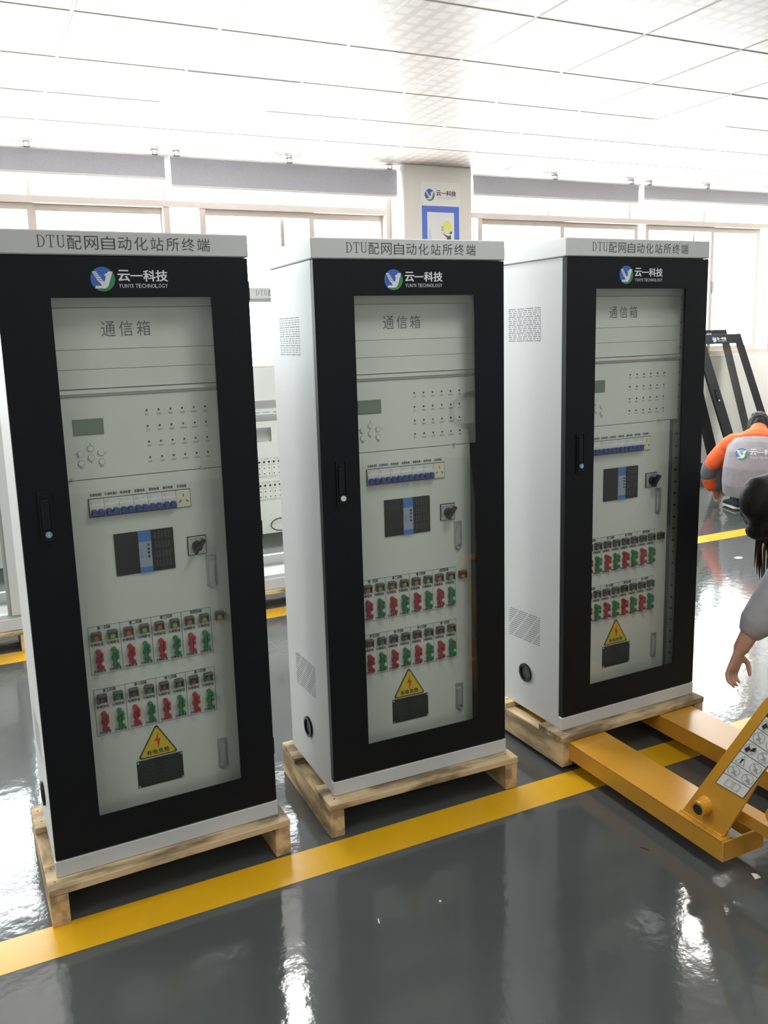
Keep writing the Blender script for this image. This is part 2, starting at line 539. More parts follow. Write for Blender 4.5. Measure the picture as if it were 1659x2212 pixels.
def put(mb, ch, x0, x1, z0, z1, y, mi=0, bold=0):
    """one character fitted to the cell x0..x1, z0..z1, facing -y"""
    if ch == ' ' or (ch, 0) not in GLYPH: return
    vs, fs, ax, bx, ay, by = GLYPH[ch, 0]
    if ch == '一':
        h = (by - ay) / max(bx - ax, 1e-6) * (x1 - x0); zc = (z0 + z1) / 2
        z0, z1 = zc - h / 2, zc + h / 2
    if ch in '1I':
        c = (x0 + x1) / 2; w = (x1 - x0) * .36; x0, x1 = c - w / 2, c + w / 2
    sx = (x1 - x0) / max(bx - ax, 1e-6); sz = (z1 - z0) / max(by - ay, 1e-6)
    for ox, oz in (((-.026, -.012), (.026, -.012), (-.026, .018), (.026, .018)) if bold else ((0, 0),)):
        q = .0 if not bold else .00002 * (ox + oz) * 100
        mb.add([(x0 + (p[0] - ax + ox) * sx, y - q, z0 + (p[1] - ay + oz) * sz) for p in vs], fs, mi)


def write(mb, s, x0, x1, z0, z1, y, mi=0, bold=0, gap=0.14, slope=0.0):
    """the string spread over x0..x1; digits and Latin letters get narrower cells; slope lifts the line end"""
    wts = [0.55 if (c.isascii()) else 1.0 for c in s]
    tot = sum(wts)
    x = x0
    for c, w in zip(s, wts):
        cw = (x1 - x0) * w / tot
        g = cw * gap / 2
        put(mb, c, x + g, x + cw - g, z0, z1, y, mi, bold)
        x += cw


def logo(mb, cx, cz, r, y, text_x0=None, text_x1=None, mats=(0, 1, 2, 3), zt=None, rows=True, tmat2=None):
    """round blue and green emblem with a white y; mats = blue, green, white, text"""
    n = 40
    pts = [(cx + r * math.cos(2 * PI * k / n), cz + r * math.sin(2 * PI * k / n)) for k in range(n)]
    mb.poly(pts, y, mats[0])
    # green sector on the right and lower side
    g = [(cx + r * math.cos(a), cz + r * math.sin(a)) for a in [math.radians(-125 + 4.6 * k) for k in range(36)]]
    mb.poly(g + [(cx + .62 * r, cz + .2 * r), (cx + .2 * r, cz - .6 * r)], y - .0002, mats[1])
    P = lambda q: [(cx + a * r, cz + b * r) for a, b in q]
    # the right leg and foot of the y
    mb.poly(P([(-.62, -.55), (-.16, -.55), (.08, -.38), (.17, -.05), (.32, -.02), (.27, .28), (.10, .28), (.22, .44), (.72, .60), (.80, .60), (.40, -.50), (.20, -.76), (-.68, -.76)]), y - .0006, mats[2])
    mb.poly(P([(.17, -.30), (.24, .30), (.46, .62), (.84, .62), (.42, -.55), (.20, -.75)][::-1]), y - .0005, mats[2])
    for k in range(6):                                                      # the striped left arm
        t = k / 5
        xa = -.86 + .40 * t; zb = .62 - .15 * k
        w = .36 + .02 * k
        mb.poly(P([(xa + .06, zb - .105), (xa + .06 + w, zb - .105), (xa + w, zb), (xa, zb)]), y - .0007, mats[2])
    mb.poly(P([(-.12, -.55), (.30, -.40), (.12, -.20), (-.36, -.10)]), y - .0008, mats[2])
    if text_x0 is not None:
        h = text_x1 - text_x0
        zt = cz if zt is None else zt
        for i, c in enumerate('云一科技'):
            x = text_x0 + h * i * .255
            put(mb, c, x, x + h * .235, zt - .02 * h - .06 * r, zt + .18 * h + .02 * r, y - .0003, mats[3], 1)
        s = 'YUNYI TECHNOLOGY'
        ws = [.45 if c in ' I' else 1.0 for c in s]
        tw = sum(ws); x = text_x0
        for c, w in zip(s, ws):
            cw = h * w / tw
            if c == 'I':
                put(mb, c, x - cw * .3, x + cw * 1.2, zt - .165 * h, zt - .085 * h, y - .0003, mats[3] if tmat2 is None else tmat2)
            elif c != ' ':
                put(mb, c, x + cw * .08, x + cw * .92, zt - .165 * h, zt - .085 * h, y - .0003, mats[3] if tmat2 is None else tmat2)
            x += cw


def letter_serif(mb, ch, x0, x1, z0, z1, y, mi=0):
    """thin serif D, T and U as printed on the cabinet heads"""
    w, h = x1 - x0, z1 - z0
    t, s = h * .045, w * .13
    if ch == 'T':
        mb.quad(x0, x1, z1 - t, z1, y, mi); mb.quad(x0, x0 + t, z1 - h * .22, z1, y, mi); mb.quad(x1 - t, x1, z1 - h * .22, z1, y, mi)
        c = (x0 + x1) / 2; mb.quad(c - s / 2, c + s / 2, z0, z1, y, mi); mb.quad(c - w * .25, c + w * .25, z0, z0 + t, y, mi)
    elif ch == 'U':
        mb.quad(x0, x0 + w * .36, z1 - t, z1, y, mi); mb.quad(x1 - w * .32, x1, z1 - t, z1, y, mi)
        a, b = x0 + w * .18, x1 - w * .16
        mb.quad(a - s / 2, a + s / 2, z0 + h * .25, z1, y, mi); mb.quad(b - t / 2, b + t / 2, z0 + h * .25, z1, y, mi)
        n = 10
        o = [((a + b) / 2 - ((b - a) / 2 + s / 2) * math.cos(PI * k / n), z0 + h * .25 - h * .25 * math.sin(PI * k / n)) for k in range(n + 1)]
        i = [((a + b) / 2 - ((b - a) / 2 - s / 2) * math.cos(PI * k / n), z0 + h * .25 - h * .19 * math.sin(PI * k / n)) for k in range(n + 1)]
        for k in range(n): mb.poly([o[k], o[k + 1], i[k + 1], i[k]], y, mi)
    else:
        a = x0 + w * .2
        mb.quad(a - s / 2, a + s / 2, z0, z1, y, mi); mb.quad(x0, a + w * .2, z1 - t, z1, y, mi); mb.quad(x0, a + w * .2, z0, z0 + t, y, mi)
        n = 12; c = a + w * .15
        o = [(c + (x1 - c) * math.sin(PI * k / n), (z0 + z1) / 2 - h / 2 * math.cos(PI * k / n)) for k in range(n + 1)]
        i = [(c + (x1 - c - s) * math.sin(PI * k / n), (z0 + z1) / 2 - (h / 2 - t) * math.cos(PI * k / n)) for k in range(n + 1)]
        for k in range(n): mb.poly([o[k], o[k + 1], i[k + 1], i[k]], y, mi)


# ------------------------------------------------------------------ organic bodies


def tube_piece(pts, rad, mi=0, n=14, cap=1.0):
    """closed tube with rounded ends; rad entries are r or (rx, ry, xdir)"""
    P = [Vector(p) for p in pts]
    R = []
    for r in rad:
        R.append(r if isinstance(r, tuple) else (r, r, None))
    # rounded ends
    t0 = (P[0] - P[1]).normalized(); t1 = (P[-1] - P[-2]).normalized()
    PP, RR = [], []
    for f, k in ((.97, .25), (.75, .66)):
        PP.append(P[0] + t0 * min(R[0][0], R[0][1]) * f * cap); RR.append((R[0][0] * k, R[0][1] * k, R[0][2]))
    PP += P; RR += R
    for f, k in ((.75, .66), (.97, .25)):
        PP.append(P[-1] + t1 * min(R[-1][0], R[-1][1]) * f * cap); RR.append((R[-1][0] * k, R[-1][1] * k, R[-1][2]))
    vs, fs = [], []
    ref = None
    for i, p in enumerate(PP):
        t = (PP[min(i + 1, len(PP) - 1)] - PP[max(i - 1, 0)]).normalized()
        rx, ry, xd = RR[i]
        base = Vector(xd) if xd is not None else (ref if ref is not None else t.orthogonal())
        u = base - t * base.dot(t)
        u = u.normalized() if u.length > 1e-6 else t.orthogonal().normalized()
        ref = u
        w = t.cross(u)
        for k in range(n):
            a = 2 * PI * k / n
            vs.append(p + u * (math.cos(a) * rx) + w * (math.sin(a) * ry))
    m = len(PP)
    for i in range(m - 1):
        for k in range(n):
            k2 = (k + 1) % n
            fs.append((i * n + k, i * n + k2, (i + 1) * n + k2, (i + 1) * n + k))
    fs.append(tuple(range(n - 1, -1, -1))); fs.append(tuple(range((m - 1) * n, m * n)))
    return vs, fs, mi


def ball_piece(c, r, mi=0, n=14):
    """ellipsoid; r = (rx, ry, rz) or number"""
    r = r if isinstance(r, (tuple, list)) else (r, r, r)
    vs, fs = [], []
    m = 9
    for i in range(1, m):
        ph = PI * i / m
        for k in range(n):
            a = 2 * PI * k / n
            vs.append((c[0] + r[0] * math.sin(ph) * math.cos(a), c[1] + r[1] * math.sin(ph) * math.sin(a), c[2] - r[2] * math.cos(ph)))
    for i in range(m - 2):
        for k in range(n):
            k2 = (k + 1) % n
            fs.append((i * n + k, i * n + k2, (i + 1) * n + k2, (i + 1) * n + k))
    fs.append(tuple(range(n - 1, -1, -1))); fs.append(tuple(range((m - 2) * n, (m - 1) * n)))
    return [Vector(v) for v in vs], fs, mi


def blob(name, pieces, mats, voxel=0.008, smooth=4, parent=None, xf=None):
    """pieces united into ONE continuous smooth surface, coloured by the nearest piece"""
    V, F, tagv = [], [], []
    for vs, fs, mi in pieces:
        n = len(V)
        V += [tuple(v) for v in vs]; tagv += [mi] * len(vs)
        F += [tuple(i + n for i in f) for f in fs]
    if xf is not None:
        V = [tuple(xf @ Vector(v)) for v in V]
    me = bpy.data.meshes.new(name + '_raw')
    me.from_pydata(V, [], F)
    ob = bpy.data.objects.new(name + '_raw', me)
    COL.objects.link(ob)
    rm = ob.modifiers.new('r', 'REMESH'); rm.mode = 'VOXEL'; rm.voxel_size = voxel; rm.adaptivity = 0.0
    sm = ob.modifiers.new('s', 'SMOOTH'); sm.factor = 0.5; sm.iterations = smooth
    dg = bpy.context.evaluated_depsgraph_get()
    out = bpy.data.meshes.new_from_object(ob.evaluated_get(dg))
    out.name = name
    bpy.data.objects.remove(ob); bpy.data.meshes.remove(me)
    out.materials.clear()
    for m in mats: out.materials.append(m)
    if len(mats) > 1:
        pts = []
        for f in F:
            if len(f) == 4:
                a, b_, c_, d_ = (Vector(V[k]) for k in f)
                nn_ = max(2, min(16, int(max((a - d_).length, (a - b_).length) / .006)))
                for u in range(nn_):
                    for w_ in range(nn_):
                        fu, fw = (u + .5) / nn_, (w_ + .5) / nn_
                        pts.append(((a * (1 - fu) + b_ * fu) * (1 - fw) + (d_ * (1 - fu) + c_ * fu) * fw, tagv[f[0]]))
            else:
                pts.append((sum((Vector(V[k]) for k in f), Vector()) / len(f), tagv[f[0]]))
        kd = KDTree(len(pts))
        for i, (p, t) in enumerate(pts): kd.insert(p, i)
        kd.balance()
        out.polygons.foreach_set('material_index', [pts[kd.find(p.center)[1]][1] for p in out.polygons])
    out.polygons.foreach_set('use_smooth', [True] * len(out.polygons))
    o = bpy.data.objects.new(name, out)
    COL.objects.link(o)
    if parent: o.parent = parent
    return o


# ------------------------------------------------------------------ the room
X0, X1, Y0, Y1, ZC = ROOM['x0'], ROOM['x1'], ROOM['y0'], ROOM['y1'], ROOM['z']
tag(MB().box(X0 - .2, X1 + .2, Y0 - .2, Y1 + .24, -.1, 0).build('floor', M_FLOOR), kind='structure')
for k, (a, b) in enumerate(((2.052, 2.181), (4.278, 4.430))):
    tag(MB().box(X0, X1, a, b, 0.0, 0.0006).build('trim_%d' % (k + 1), M_TAPE), kind='structure')

# ceiling of square perforated tiles in a thin grid (grid lines through x = 1.731, y = 3.198)
c = MB()
gx = 1.731 - .6 * 10
tiles = []
panels = {(4, 1), (-1, 2)}
for i in range(0, 28):
    for j in range(-13, 6):
        xa, ya = gx + .6 * i, 3.198 + .6 * j
        if xa > X1 or xa + .6 < X0 or ya + .6 < Y0 or ya > 6.3: continue
        if (i - 10, j) in panels: continue
        xa2, xb2, ya2, yb2 = max(xa + .0035, X0), min(xa + .5965, X1), max(ya + .0035, Y0), min(ya + .5965, 6.3)
        if xb2 - xa2 < .02 or yb2 - ya2 < .02: continue
        e = .006
        c.add([(xa2, ya2, 2.808), (xb2, ya2, 2.808), (xb2, yb2, 2.808), (xa2, yb2, 2.808),
               (xa2 + e, ya2 + e, 2.8), (xb2 - e, ya2 + e, 2.8), (xb2 - e, yb2 - e, 2.8), (xa2 + e, yb2 - e, 2.8)],
              [(7, 6, 5, 4), (0, 1, 5, 4)[::-1], (1, 2, 6, 5)[::-1], (2, 3, 7, 6)[::-1], (3, 0, 4, 7)[::-1]], 0)
c.box(X0 - .2, X1 + .2, Y0 - .2, Y1 + .24, 2.84, 2.95, 1)
for i in range(0, 28):
    x = gx + .6 * i
    if X0 < x < X1: c.box(x - .006, x + .006, Y0, Y1, 2.803, 2.84, 2)
for j in range(-13, 7):
    y = 3.198 + .6 * j
    if Y0 < y < Y1: c.box(X0, X1, y - .006, y + .006, 2.8035, 2.84, 2)
tag(c.build('ceiling', [M_CEIL, M_VOID, M_BAR]), kind='structure')

w = MB().box(X0, X1, 6.30, 6.54, 0, 1.205)
tag(w.build('wall_back', M_WALL), kind='structure')
tag(MB().box(X0 - .2, X1 + .2, Y0 - .2, Y0, 0, 2.84).build('wall_front', M_WALL), kind='structure')
tag(MB().box(X0 - .2, X0, Y0, Y1 + .24, 0, 2.84).build('wall_left', M_WALL), kind='structure')
tag(MB().box(X1, X1 + .2, Y0, Y1 + .24, 0, 2.84).build('wall_right', M_WALL), kind='structure')
tag(MB().box(X0, X1, 6.288, 6.30, 0, .13).build('baseboard_back', M_BASE), kind='structure')
for k, (a, b) in enumerate(((-1.17, -.55), (3.21, 3.83), (7.59, 8.21))):
    tag(MB().box(a, b, 6.12, 6.54, 0, 2.80, 0, .006).build('pillar', M_WALL), kind='structure')

# windows: outer frame, transom, sliding sashes, panes
SASHES = {
    0: [(-4.18, -3.2, .375, 0), (-3.22, -2.2, .41, 0), (-2.2, -1.19, .375, 0)],
    1: [(-.53, .53, .375, 0), (.505, 1.425, .41, 0), (1.665, 2.56, .375, 0), (2.52, 3.19, .41, 0)],
    2: [(4.05, 4.955, .375, 0), (4.92, 5.84, .41, 0), (5.90, 6.78, .375, 0), (6.735, 7.45, .41, 0)],
    3: [(8.23, 9.3, .375, 0), (9.28, 10.3, .41, 0), (10.3, 11.38, .375, 0)],
}
for k, (a, b) in enumerate(BAYS):
    f = MB()
    f.box(a, b, 6.34, 6.46, 1.205, 1.25)                        # sill rail
    f.box(a + .045, b - .045, 6.34, 6.46, 2.447, 2.492)         # transom
    f.box(a, b, 6.34, 6.46, 2.765, 2.80)
    f.box(a, a + .045, 6.34, 6.46, 1.25, 2.765); f.box(b - .045, b, 6.34, 6.46, 1.25, 2.765)
    if k == 2:
        f.box(4.03, 4.075, 6.345, 6.45, 1.25, 2.447)
    if k == 1:
        f.box(1.395, 1.44, 6.345, 6.45, 1.25, 2.447); f.box(1.655, 1.70, 6.345, 6.45, 1.25, 2.447)
    for x in {1: (.51, 1.41, 2.31), 2: (4.77, 5.69, 6.62)}.get(k, ((a + b) / 2,)):
        f.box(x - .014, x + .014, 6.36, 6.44, 2.492, 2.765)
    win = tag(f.build('window_%d' % (k + 1), M_ALU), kind='structure')
    for (xa, xb, yy, _) in SASHES[k]:
        yy += 6
        s = MB().frame3(xa, xb, 1.25, 2.447, .042, yy, yy + .03, 0, .045)
        so = s.build('sash', M_ALU, win)
        MB().box(xa + .04, xb - .04, yy + .013, yy + .017, 1.29, 2.41).build('pane', M_PANE, so)
    if k == 2:
        MB().box(6.548, 6.575, 6.425, 6.445, 1.25, 2.447).build('stile', M_ALU, win)
        MB().box(6.765, 6.785, 6.365, 6.376, 1.82, 1.93).build('latch', M_STEEL, win)
    if k == 1:
        MB().box(2.30, 2.33, 6.425, 6.445, 1.25, 2.447).build('stile', M_ALU, win)
    MB().box(a + .045, b - .045, 6.398, 6.402, 2.492, 2.765).build('transom_pane', M_PANE, win)

# flat LED panels in the ceiling grid
for (i, j, lab) in ((4, 1, 'square LED ceiling panel glowing above the rightmost cabinet side'),
                    (-1, 2, 'square LED ceiling panel glowing above the leftmost cabinet')):
    xa, ya = 1.731 + .6 * i, 3.198 + .6 * j
    t = empty('ceiling_light', (xa + .3, ya + .3, 2.8), 0, lab, 'ceiling light', 'square ceiling light panels')
    MB().frame3(-.294, .294, -.294, .294, .014, -.004, .012).xf(Matrix.Rotation(PI / 2, 4, 'X')).build('frame', M_WHITE, t)
    MB().box(-.28, .28, -.28, .28, .0, .006).build('diffuser', M_LED, t)

# roller blinds under the ceiling
blinds = [(-.345, 1.392, 2.612, (.51, 1.33), 'half raised grey roller blind at the far left of the window wall'),
          (1.43, 3.19, 2.567, (1.48, 2.31, 3.13), 'grey roller blind hanging lowest, just left of the pillar'),
          (3.885, 5.63, 2.611, (4.71, 5.55), 'grey roller blind just right of the pillar with the poster'),
          (5.69, 7.45, 2.643, (5.76, 6.47, 7.38), 'grey roller blind above the leaning black doors at the far right')]
for (a, b, zb, br, lab) in blinds:
    t = empty('roller_blind', ((a + b) / 2, 6.2, 2.8), 0, lab, 'roller blind', 'roller blinds along the windows')
    cx = (a + b) / 2
    MB(-2.8).tube([(a - cx, 0, 2.752), (b - cx, 0, 2.752)], .017, 0, 16).build('roller_tube', M_WHITE, t)
    MB(-2.8).box(a - cx, b - cx, -.0185, -.0165, zb + .006, 2.755).build('fabric', M_BLIND, t)
    MB(-2.8).box(a - cx, b - cx, -.023, -.012, zb - .012, zb + .006, 0, .003).build('bottom_bar', M_WHITE, t)
    for x in br:
        q = MB(-2.8)
        q.box(x - cx - .018, x - cx - .014, -.022, .022, 2.764, 2.80); q.box(x - cx + .014, x - cx + .018, -.022, .022, 2.764, 2.80)
        q.box(x - cx - .018, x - cx + .018, -.022, .022, 2.796, 2.80); q.box(x - cx - .018, x - cx + .018, -.022, .022, 2.764, 2.768)
        q.build('bracket', M_BRACKET, t)

# safety poster on the pillar
po = empty('poster', (3.535, 6.12, 2.28), 0, 'tall safety poster with blue frame hanging on the white pillar', 'poster')
p = MB(-2.28)
p.box(3.357 - 3.535, 3.715 - 3.535, -.008, 0, 1.95, 2.675, 0)
p.build('board', M_POSTER, po)
p = MB(-2.28)
x0, x1 = 3.366 - 3.535, 3.705 - 3.535
p.frame(x0, x1, 1.97, 2.493, .047, -.0088, 0)
p.build('blue_border', M_PBLUE, po)
p = MB(-2.28)
xa, xb = x0 + .047, x1 - .047
p.quad(xa, xb, 2.017, 2.447, -.0088, 0)
p.poly([(xa + .008, 2.20), (xa + .05, 2.20), (xa + .03, 2.27), (xa + .02, 2.33), (xa + .012, 2.28)], -.0092, 1)      # pale spire
hx = 3.598 - 3.535
p.poly([(hx - .058, 2.338), (hx + .028, 2.295), (hx + .042, 2.318), (hx + .040, 2.350), (hx + .012, 2.382), (hx - .012, 2.384), (hx - .036, 2.362), (hx - .042, 2.348)], -.0096, 2)
p.disc((hx - .01, 2.300), .028, -.0093, 3)                                    # face
p.disc((hx + .024, 2.296), .016, -.0092, 4)                                   # hair
p.poly([(hx - .016, 2.20), (hx + .032, 2.20), (hx + .028, 2.272), (hx - .006, 2.266)], -.0091, 4)
p.poly([(hx - .046, 2.285), (hx - .036, 2.293), (hx - .004, 2.266), (hx - .010, 2.252)], -.0092, 4)
p.disc((hx - .048, 2.293), .012, -.0096, 2)
p.disc((hx - .048, 2.322), .010, -.0097, 4, r2=.017); p.disc((hx - .048, 2.322), .007, -.0098, 1, r2=.013)
p.build('picture', [M_PWHITE, M_PSKY, M_PYEL, mat('poster_face', (0.82, 0.76, 0.68), 0.5), M_PDK], po)
p = MB(-2.28)
logo(p, 3.439 - 3.535, 2.575, .045, -.0088, 3.498 - 3.535, 3.678 - 3.535, (0, 1, 2, 3), 2.578, tmat2=4)
p.build('logo', [M_LBLUE, M_LGREEN, M_WINK, M_INKB, M_STEEL], po)


# ------------------------------------------------------------------ control cabinets
CW, CD = 0.6226, 0.392
ZB, ZP, ZD, ZH = 0.110, 0.158, 1.7085, 1.7678
WL, WR, WB, WT = 0.1223, 0.5169, 0.2543, 1.6095
VP = 0.075                                                                    # depth of the inner panels behind the front
HEAD = '配网自动化站所终端'


def head_text(b, y):
    z0, z1 = 1.7240, 1.7545
    for i, ch in enumerate('DTU'):
        letter_serif(b, ch, .1025 + .0226 * i, .1025 + .0226 * i + .0185, z0 + .003, z1 + .0005, y)
    for i, ch in enumerate(HEAD):
        x = .1715 + .03955 * i
        put(b, ch, x, x + .0325, z0 - .0012, z1 + .0005, y)


def vents(b, u, lower):
    """rows of small punched slots on the side at x = u"""
    x = u - .0005
    def hole(v, z):
        b.add([(x, v + .0022, z - .0013), (x, v - .0022, z - .0013), (x, v - .0022, z + .0013), (x, v + .0022, z + .0013)], [(0, 1, 2, 3)])
    if not lower:
        for r in range(17):
            z = 1.5565 - .00675 * r
            for k in range(26):
                ph = (k + 2 * r) % 8
                if r % 4 == 0 and k % 7 == 6: continue
                if r % 4 == 2 and ph in (3, 7): continue
                if r % 4 in (1, 3) and ph in (1, 4, 6): continue
                hole(.314 - .0071 * k, z)
    else:
        for r in range(14):
            for k in range(26):
                if (k + r) % 8 == 0: continue
                v = .311 - .0071 * k
                hole(v, .472 - .0078 * r + (.311 - v) * .045)


def link_mb(b, u, z0, z1, flip):
    """plastic link: long bar with rounded head and two side lugs, standing off the panel"""
    y = VP - .004
    zc = (z0 + z1) / 2; h = z1 - z0
    b.box(u - .005, u + .005, y - .010, y + .004, z0 + .006, z1 - .005, 0, .0025)
    b.cyl((u, y + .004, z1 - .008), .0078, (0, -1, 0), .017, 0, 12, .0062)
    b.cyl((u, y + .004, z0 + .007), .0068, (0, -1, 0), .015, 0, 12, .0056)
    b.box(u - .0085, u + .0085, y - .007, y + .004, zc - .008, zc + .004, 0, .002)
    b.box(u + .003, u + .010, y - .017, y - .008, zc - .002, zc + .010, 0, .002)
    b.box(u + .003, u + .010, y - .017, y - .008, z0 + .004, z0 + .016, 0, .002)
    b.box(u + .003, u + .010, y - .017, y - .008, z1 - .018, z1 - .006, 0, .002)


def build_cabinet(loc, rz, label):
    t = empty('control_cabinet', loc, rz, label, 'cabinet', 'control cabinets on pallets in the front row')
    D = -ZB
    # shell
    b = MB(D)
    b.box(.004, .0055, .024, CD, ZB, ZD); b.box(CW - .0055, CW - .004, .024, CD, ZB, ZD)
    b.box(.0055, CW - .0055, CD - .002, CD, ZB, ZD)
    b.box(.0055, CW - .0055, .024, CD - .002, ZP, ZP + .003)
    b.box(.004, .022, .024, .027, ZP, ZD); b.box(CW - .022, CW - .004, .024, .027, ZP, ZD)      # front returns
    b.build('side_shell', M_CAB, t)
    b = MB(D).box(-.001, CW + .001, 0, CD, ZD + .0015, ZH, 0, .003)
    hd = b.build('header', M_CAB, t)
    b = MB(D); head_text(b, -.0005)
    b.build('header_lettering', M_INK, hd)
    b = MB(D).box(0, CW, 0, .022, ZB, ZP - .002, 0, .002)
    b.build('plinth', M_CAB, t)
    for lower in (0, 1):
        b = MB(D); vents(b, .004, lower)
        b.build('vent_grille', M_INKB, t)
    # cable grommet on the left side
    b = MB(D)
    mtx = Matrix.Translation((.004, .2125, .250 + D)) @ Matrix.Rotation(-PI / 2, 4, 'Z')
    g = MB().ring((0, 0), .026, .034, -.007, 0, 0).ring((0, 0), .022, .027, -.004, 0, 0)
    g.disc((0, 0), .024, -.001, 1)
    g.xf(mtx).build('cable_grommet', [M_BLACK, M_DARK], t)
    # door
    b = MB(D)
    x0, x1, z0, z1 = .003, CW - .003, ZP + .001, ZD - .001
    b.holed(x0, x1, z0, z1, WL, WR, WB, WT, 0, .0035)
    b.frame3(x0, x1, z0, z1, .012, .0035, .022)
    dr = b.build('door', M_DOOR, t)
    MB(D).box(WL - .02, WR + .02, .0037, .0077, WB - .02, WT + .02).build('glass', M_GLASS, dr)
    b = MB(D); logo(b, .2472, 1.6535, .0292, -.0005, .2835, .4060, (0, 1, 2, 3), 1.6525)
    b.build('logo', [M_LBLUE, M_LGREEN, M_WINK, M_WINK], dr)
    b = MB(D)
    b.frame3(.0470, .0790, 1.013, 1.146, .003, -.005, .001, 0)
    b.box(.050, .076, -.0015, .001, 1.016, 1.143, 0)
    b.box(.0535, .0725, -.0075, -.001, 1.047, 1.126, 0, .002)
    b.box(.0555, .0705, -.006, -.001, 1.127, 1.136, 0, .001)
    b.box(.0535, .0765, -.006, -.001, 1.018, 1.046, 0, .001)
    b.build('handle', M_HANDLE, dr)
    b = MB(D).cyl((.0652, -.0055, 1.0362), .0080, (0, -1, 0), .004, 0, 20)
    b.box(.0642, .0662, -.0102, -.0094, 1.0318, 1.0406, 1); b.box(.0632, .0672, -.0102, -.0094, 1.0318, 1.0330, 1); b.box(.0632, .0662, -.0102, -.0094, 1.0394, 1.0406, 1)
    b.build('lock_knob', [M_KNOBBLUE, M_WINK], dr)
    for z in (.30, .95, 1.60):
        MB(D).tube([(CW - .0005, .012, z), (CW - .0005, .012, z + .05)], .0035, 0, 8).build('hinge', M_BLACK, dr)
    # inside frame
    b = MB(D)
    b.box(.0056, .05, VP + .002, VP + .006, ZP, ZD); b.box(.574, CW - .0056, VP + .018, VP + .022, ZP, ZD)
    b.box(.05, .5405, VP + .004, VP + .006, ZP, .205)
    b.box(.05, .574, VP + .004, VP + .006, 1.590, ZD)
    for z in [.25 + .0445 * k for k in range(31)]:
        b.cyl((.5905, VP + .018, z), .0035, (0, -1, 0), .003, 1, 8)
    b.build('mounting_frame', [M_INNER, M_BLACK], t)
    # top strip and blank panels
    MB(D).box(.05, .574, VP - .008, VP + .004, 1.5895, 1.640, 0, .002).build('top_rail', M_PANEL, t)
    cp = MB(D).box(.05, .574, VP, VP + .004, 1.4845, 1.5880, 0, .0008).build('communication_panel', M_PANEL, t)
    b = MB(D); write(b, '通信箱', .2405, .3745, 1.5155, 1.5540, VP - .0005, gap=.22)
    b.build('lettering', M_INK, cp)
    MB(D).box(.05, .574, VP, VP + .004, 1.4345, 1.4835, 0, .0008).build('blank_panel', M_PANEL, t)
    MB(D).box(.05, .574, VP, VP + .004, 1.3855, 1.4335, 0, .0008).build('blank_panel', M_PANEL, t)
    b = MB(D).box(.05, .574, VP - .007, VP + .002, 1.3715, 1.3835, 0, .002)
    b.box(.05, .574, VP - .004, VP + .002, 1.3665, 1.3715, 1)
    b.build('ledge_bar', [M_LEDGE, M_INNER], t)
    # control panel with display, keys and lamps
    pn = MB(D).box(.05, .574, VP, VP + .004, 1.1525, 1.3655, 0, .0008).build('control_panel', M_PANEL, t)
    b = MB(D).box(.1548, .2305, VP - .0012, VP + .001, 1.2675, 1.3085, 0)
    b.frame(.1548, .2305, 1.2675, 1.3085, .0012, VP - .0016, 1)
    b.build('display', [M_LCD, M_DARK], pn)
    for (u, z) in ((.1934, 1.2322), (.1674, 1.2197), (.2187, 1.2195), (.1934, 1.2082), (.1678, 1.1957), (.2188, 1.1957)):
        k = MB(D).cyl((u, VP, z), .0080, (0, -1, 0), .004, 0, 18, .0070)
        k.ring((u, z), .0082, .0090, VP - .0006, VP, 1, 18)
        k.build('key', [M_PANEL, M_INNER], pn)
    b = MB(D)
    for r in range(4):
        for cidx in range(6):
            u, z = .344 + .03164 * cidx, 1.3215 - .0418 * r
            s = ('电源', '运行', '故障', '遥信')[r] if cidx == 0 else ('备用' if cidx == 5 else '线路%d' % (4 * (cidx - 1) + r + 1))
            hw = .0026 * (2 if len(s) == 2 else len(s) * .85)
            write(b, s, u - hw, u + hw, z - .0135, z - .0088, VP - .0005)
    write(b, '确认', .1628, .1728, 1.1810, 1.1855, VP - .0005); write(b, '取消', .2140, .2236, 1.1810, 1.1855, VP - .0005)
    b.poly([(.1914, 1.2430), (.1954, 1.2430), (.1934, 1.2465)], VP - .0005); b.poly([(.1914, 1.1970), (.1934, 1.1935), (.1954, 1.1970)], VP - .0005)
    b.poly([(.1545, 1.2197), (.1580, 1.2180), (.1580, 1.2214)], VP - .0005); b.poly([(.2300, 1.2178), (.2335, 1.2195), (.2300, 1.2212)], VP - .0005)
    b.build('lettering', M_INK, pn)
    for r in range(4):
        for cidx in range(6):
            u, z = .344 + .03164 * cidx, 1.3215 - .0418 * r
            k = MB(D).cyl((u, VP, z), .0029, (0, -1, 0), .0022, 0, 10, .0022)
            k.build('indicator_lamp', M_BLACK, pn)
    for (u, z) in ((.1425, 1.1570), (.4793, 1.1545)):
        MB(D).cyl((u, VP, z), .0040, (0, -1, 0), .009, 0, 12, .0034).build('thumb_screw', M_STEEL, pn)
    # inner door
    idr = MB(D).box(.05, .5395, VP, VP + .004, .205, 1.1505, 0, .001).build('inner_door', M_PANEL, t)
    MB(D).box(.5405, .574, VP + .018, VP + .022, .205, 1.1505, 0, .001).build('hinge_strip', M_STRIP_SHADE, t)  # shade beside the right door stile is put into this dark grey
    b = MB(D)
    for i, s in enumerate(('交流电源1', '交流电源2', '电池电源', '装置电源', '通信电源', '操作电源', '交流插座')):
        u = .1960 + .0377 * i
        hw = .0158 if len(s) == 5 else .0138
        write(b, s, u - hw, u + hw, 1.1060, 1.1135, VP - .0005, bold=1)
    ok = VP - .0005
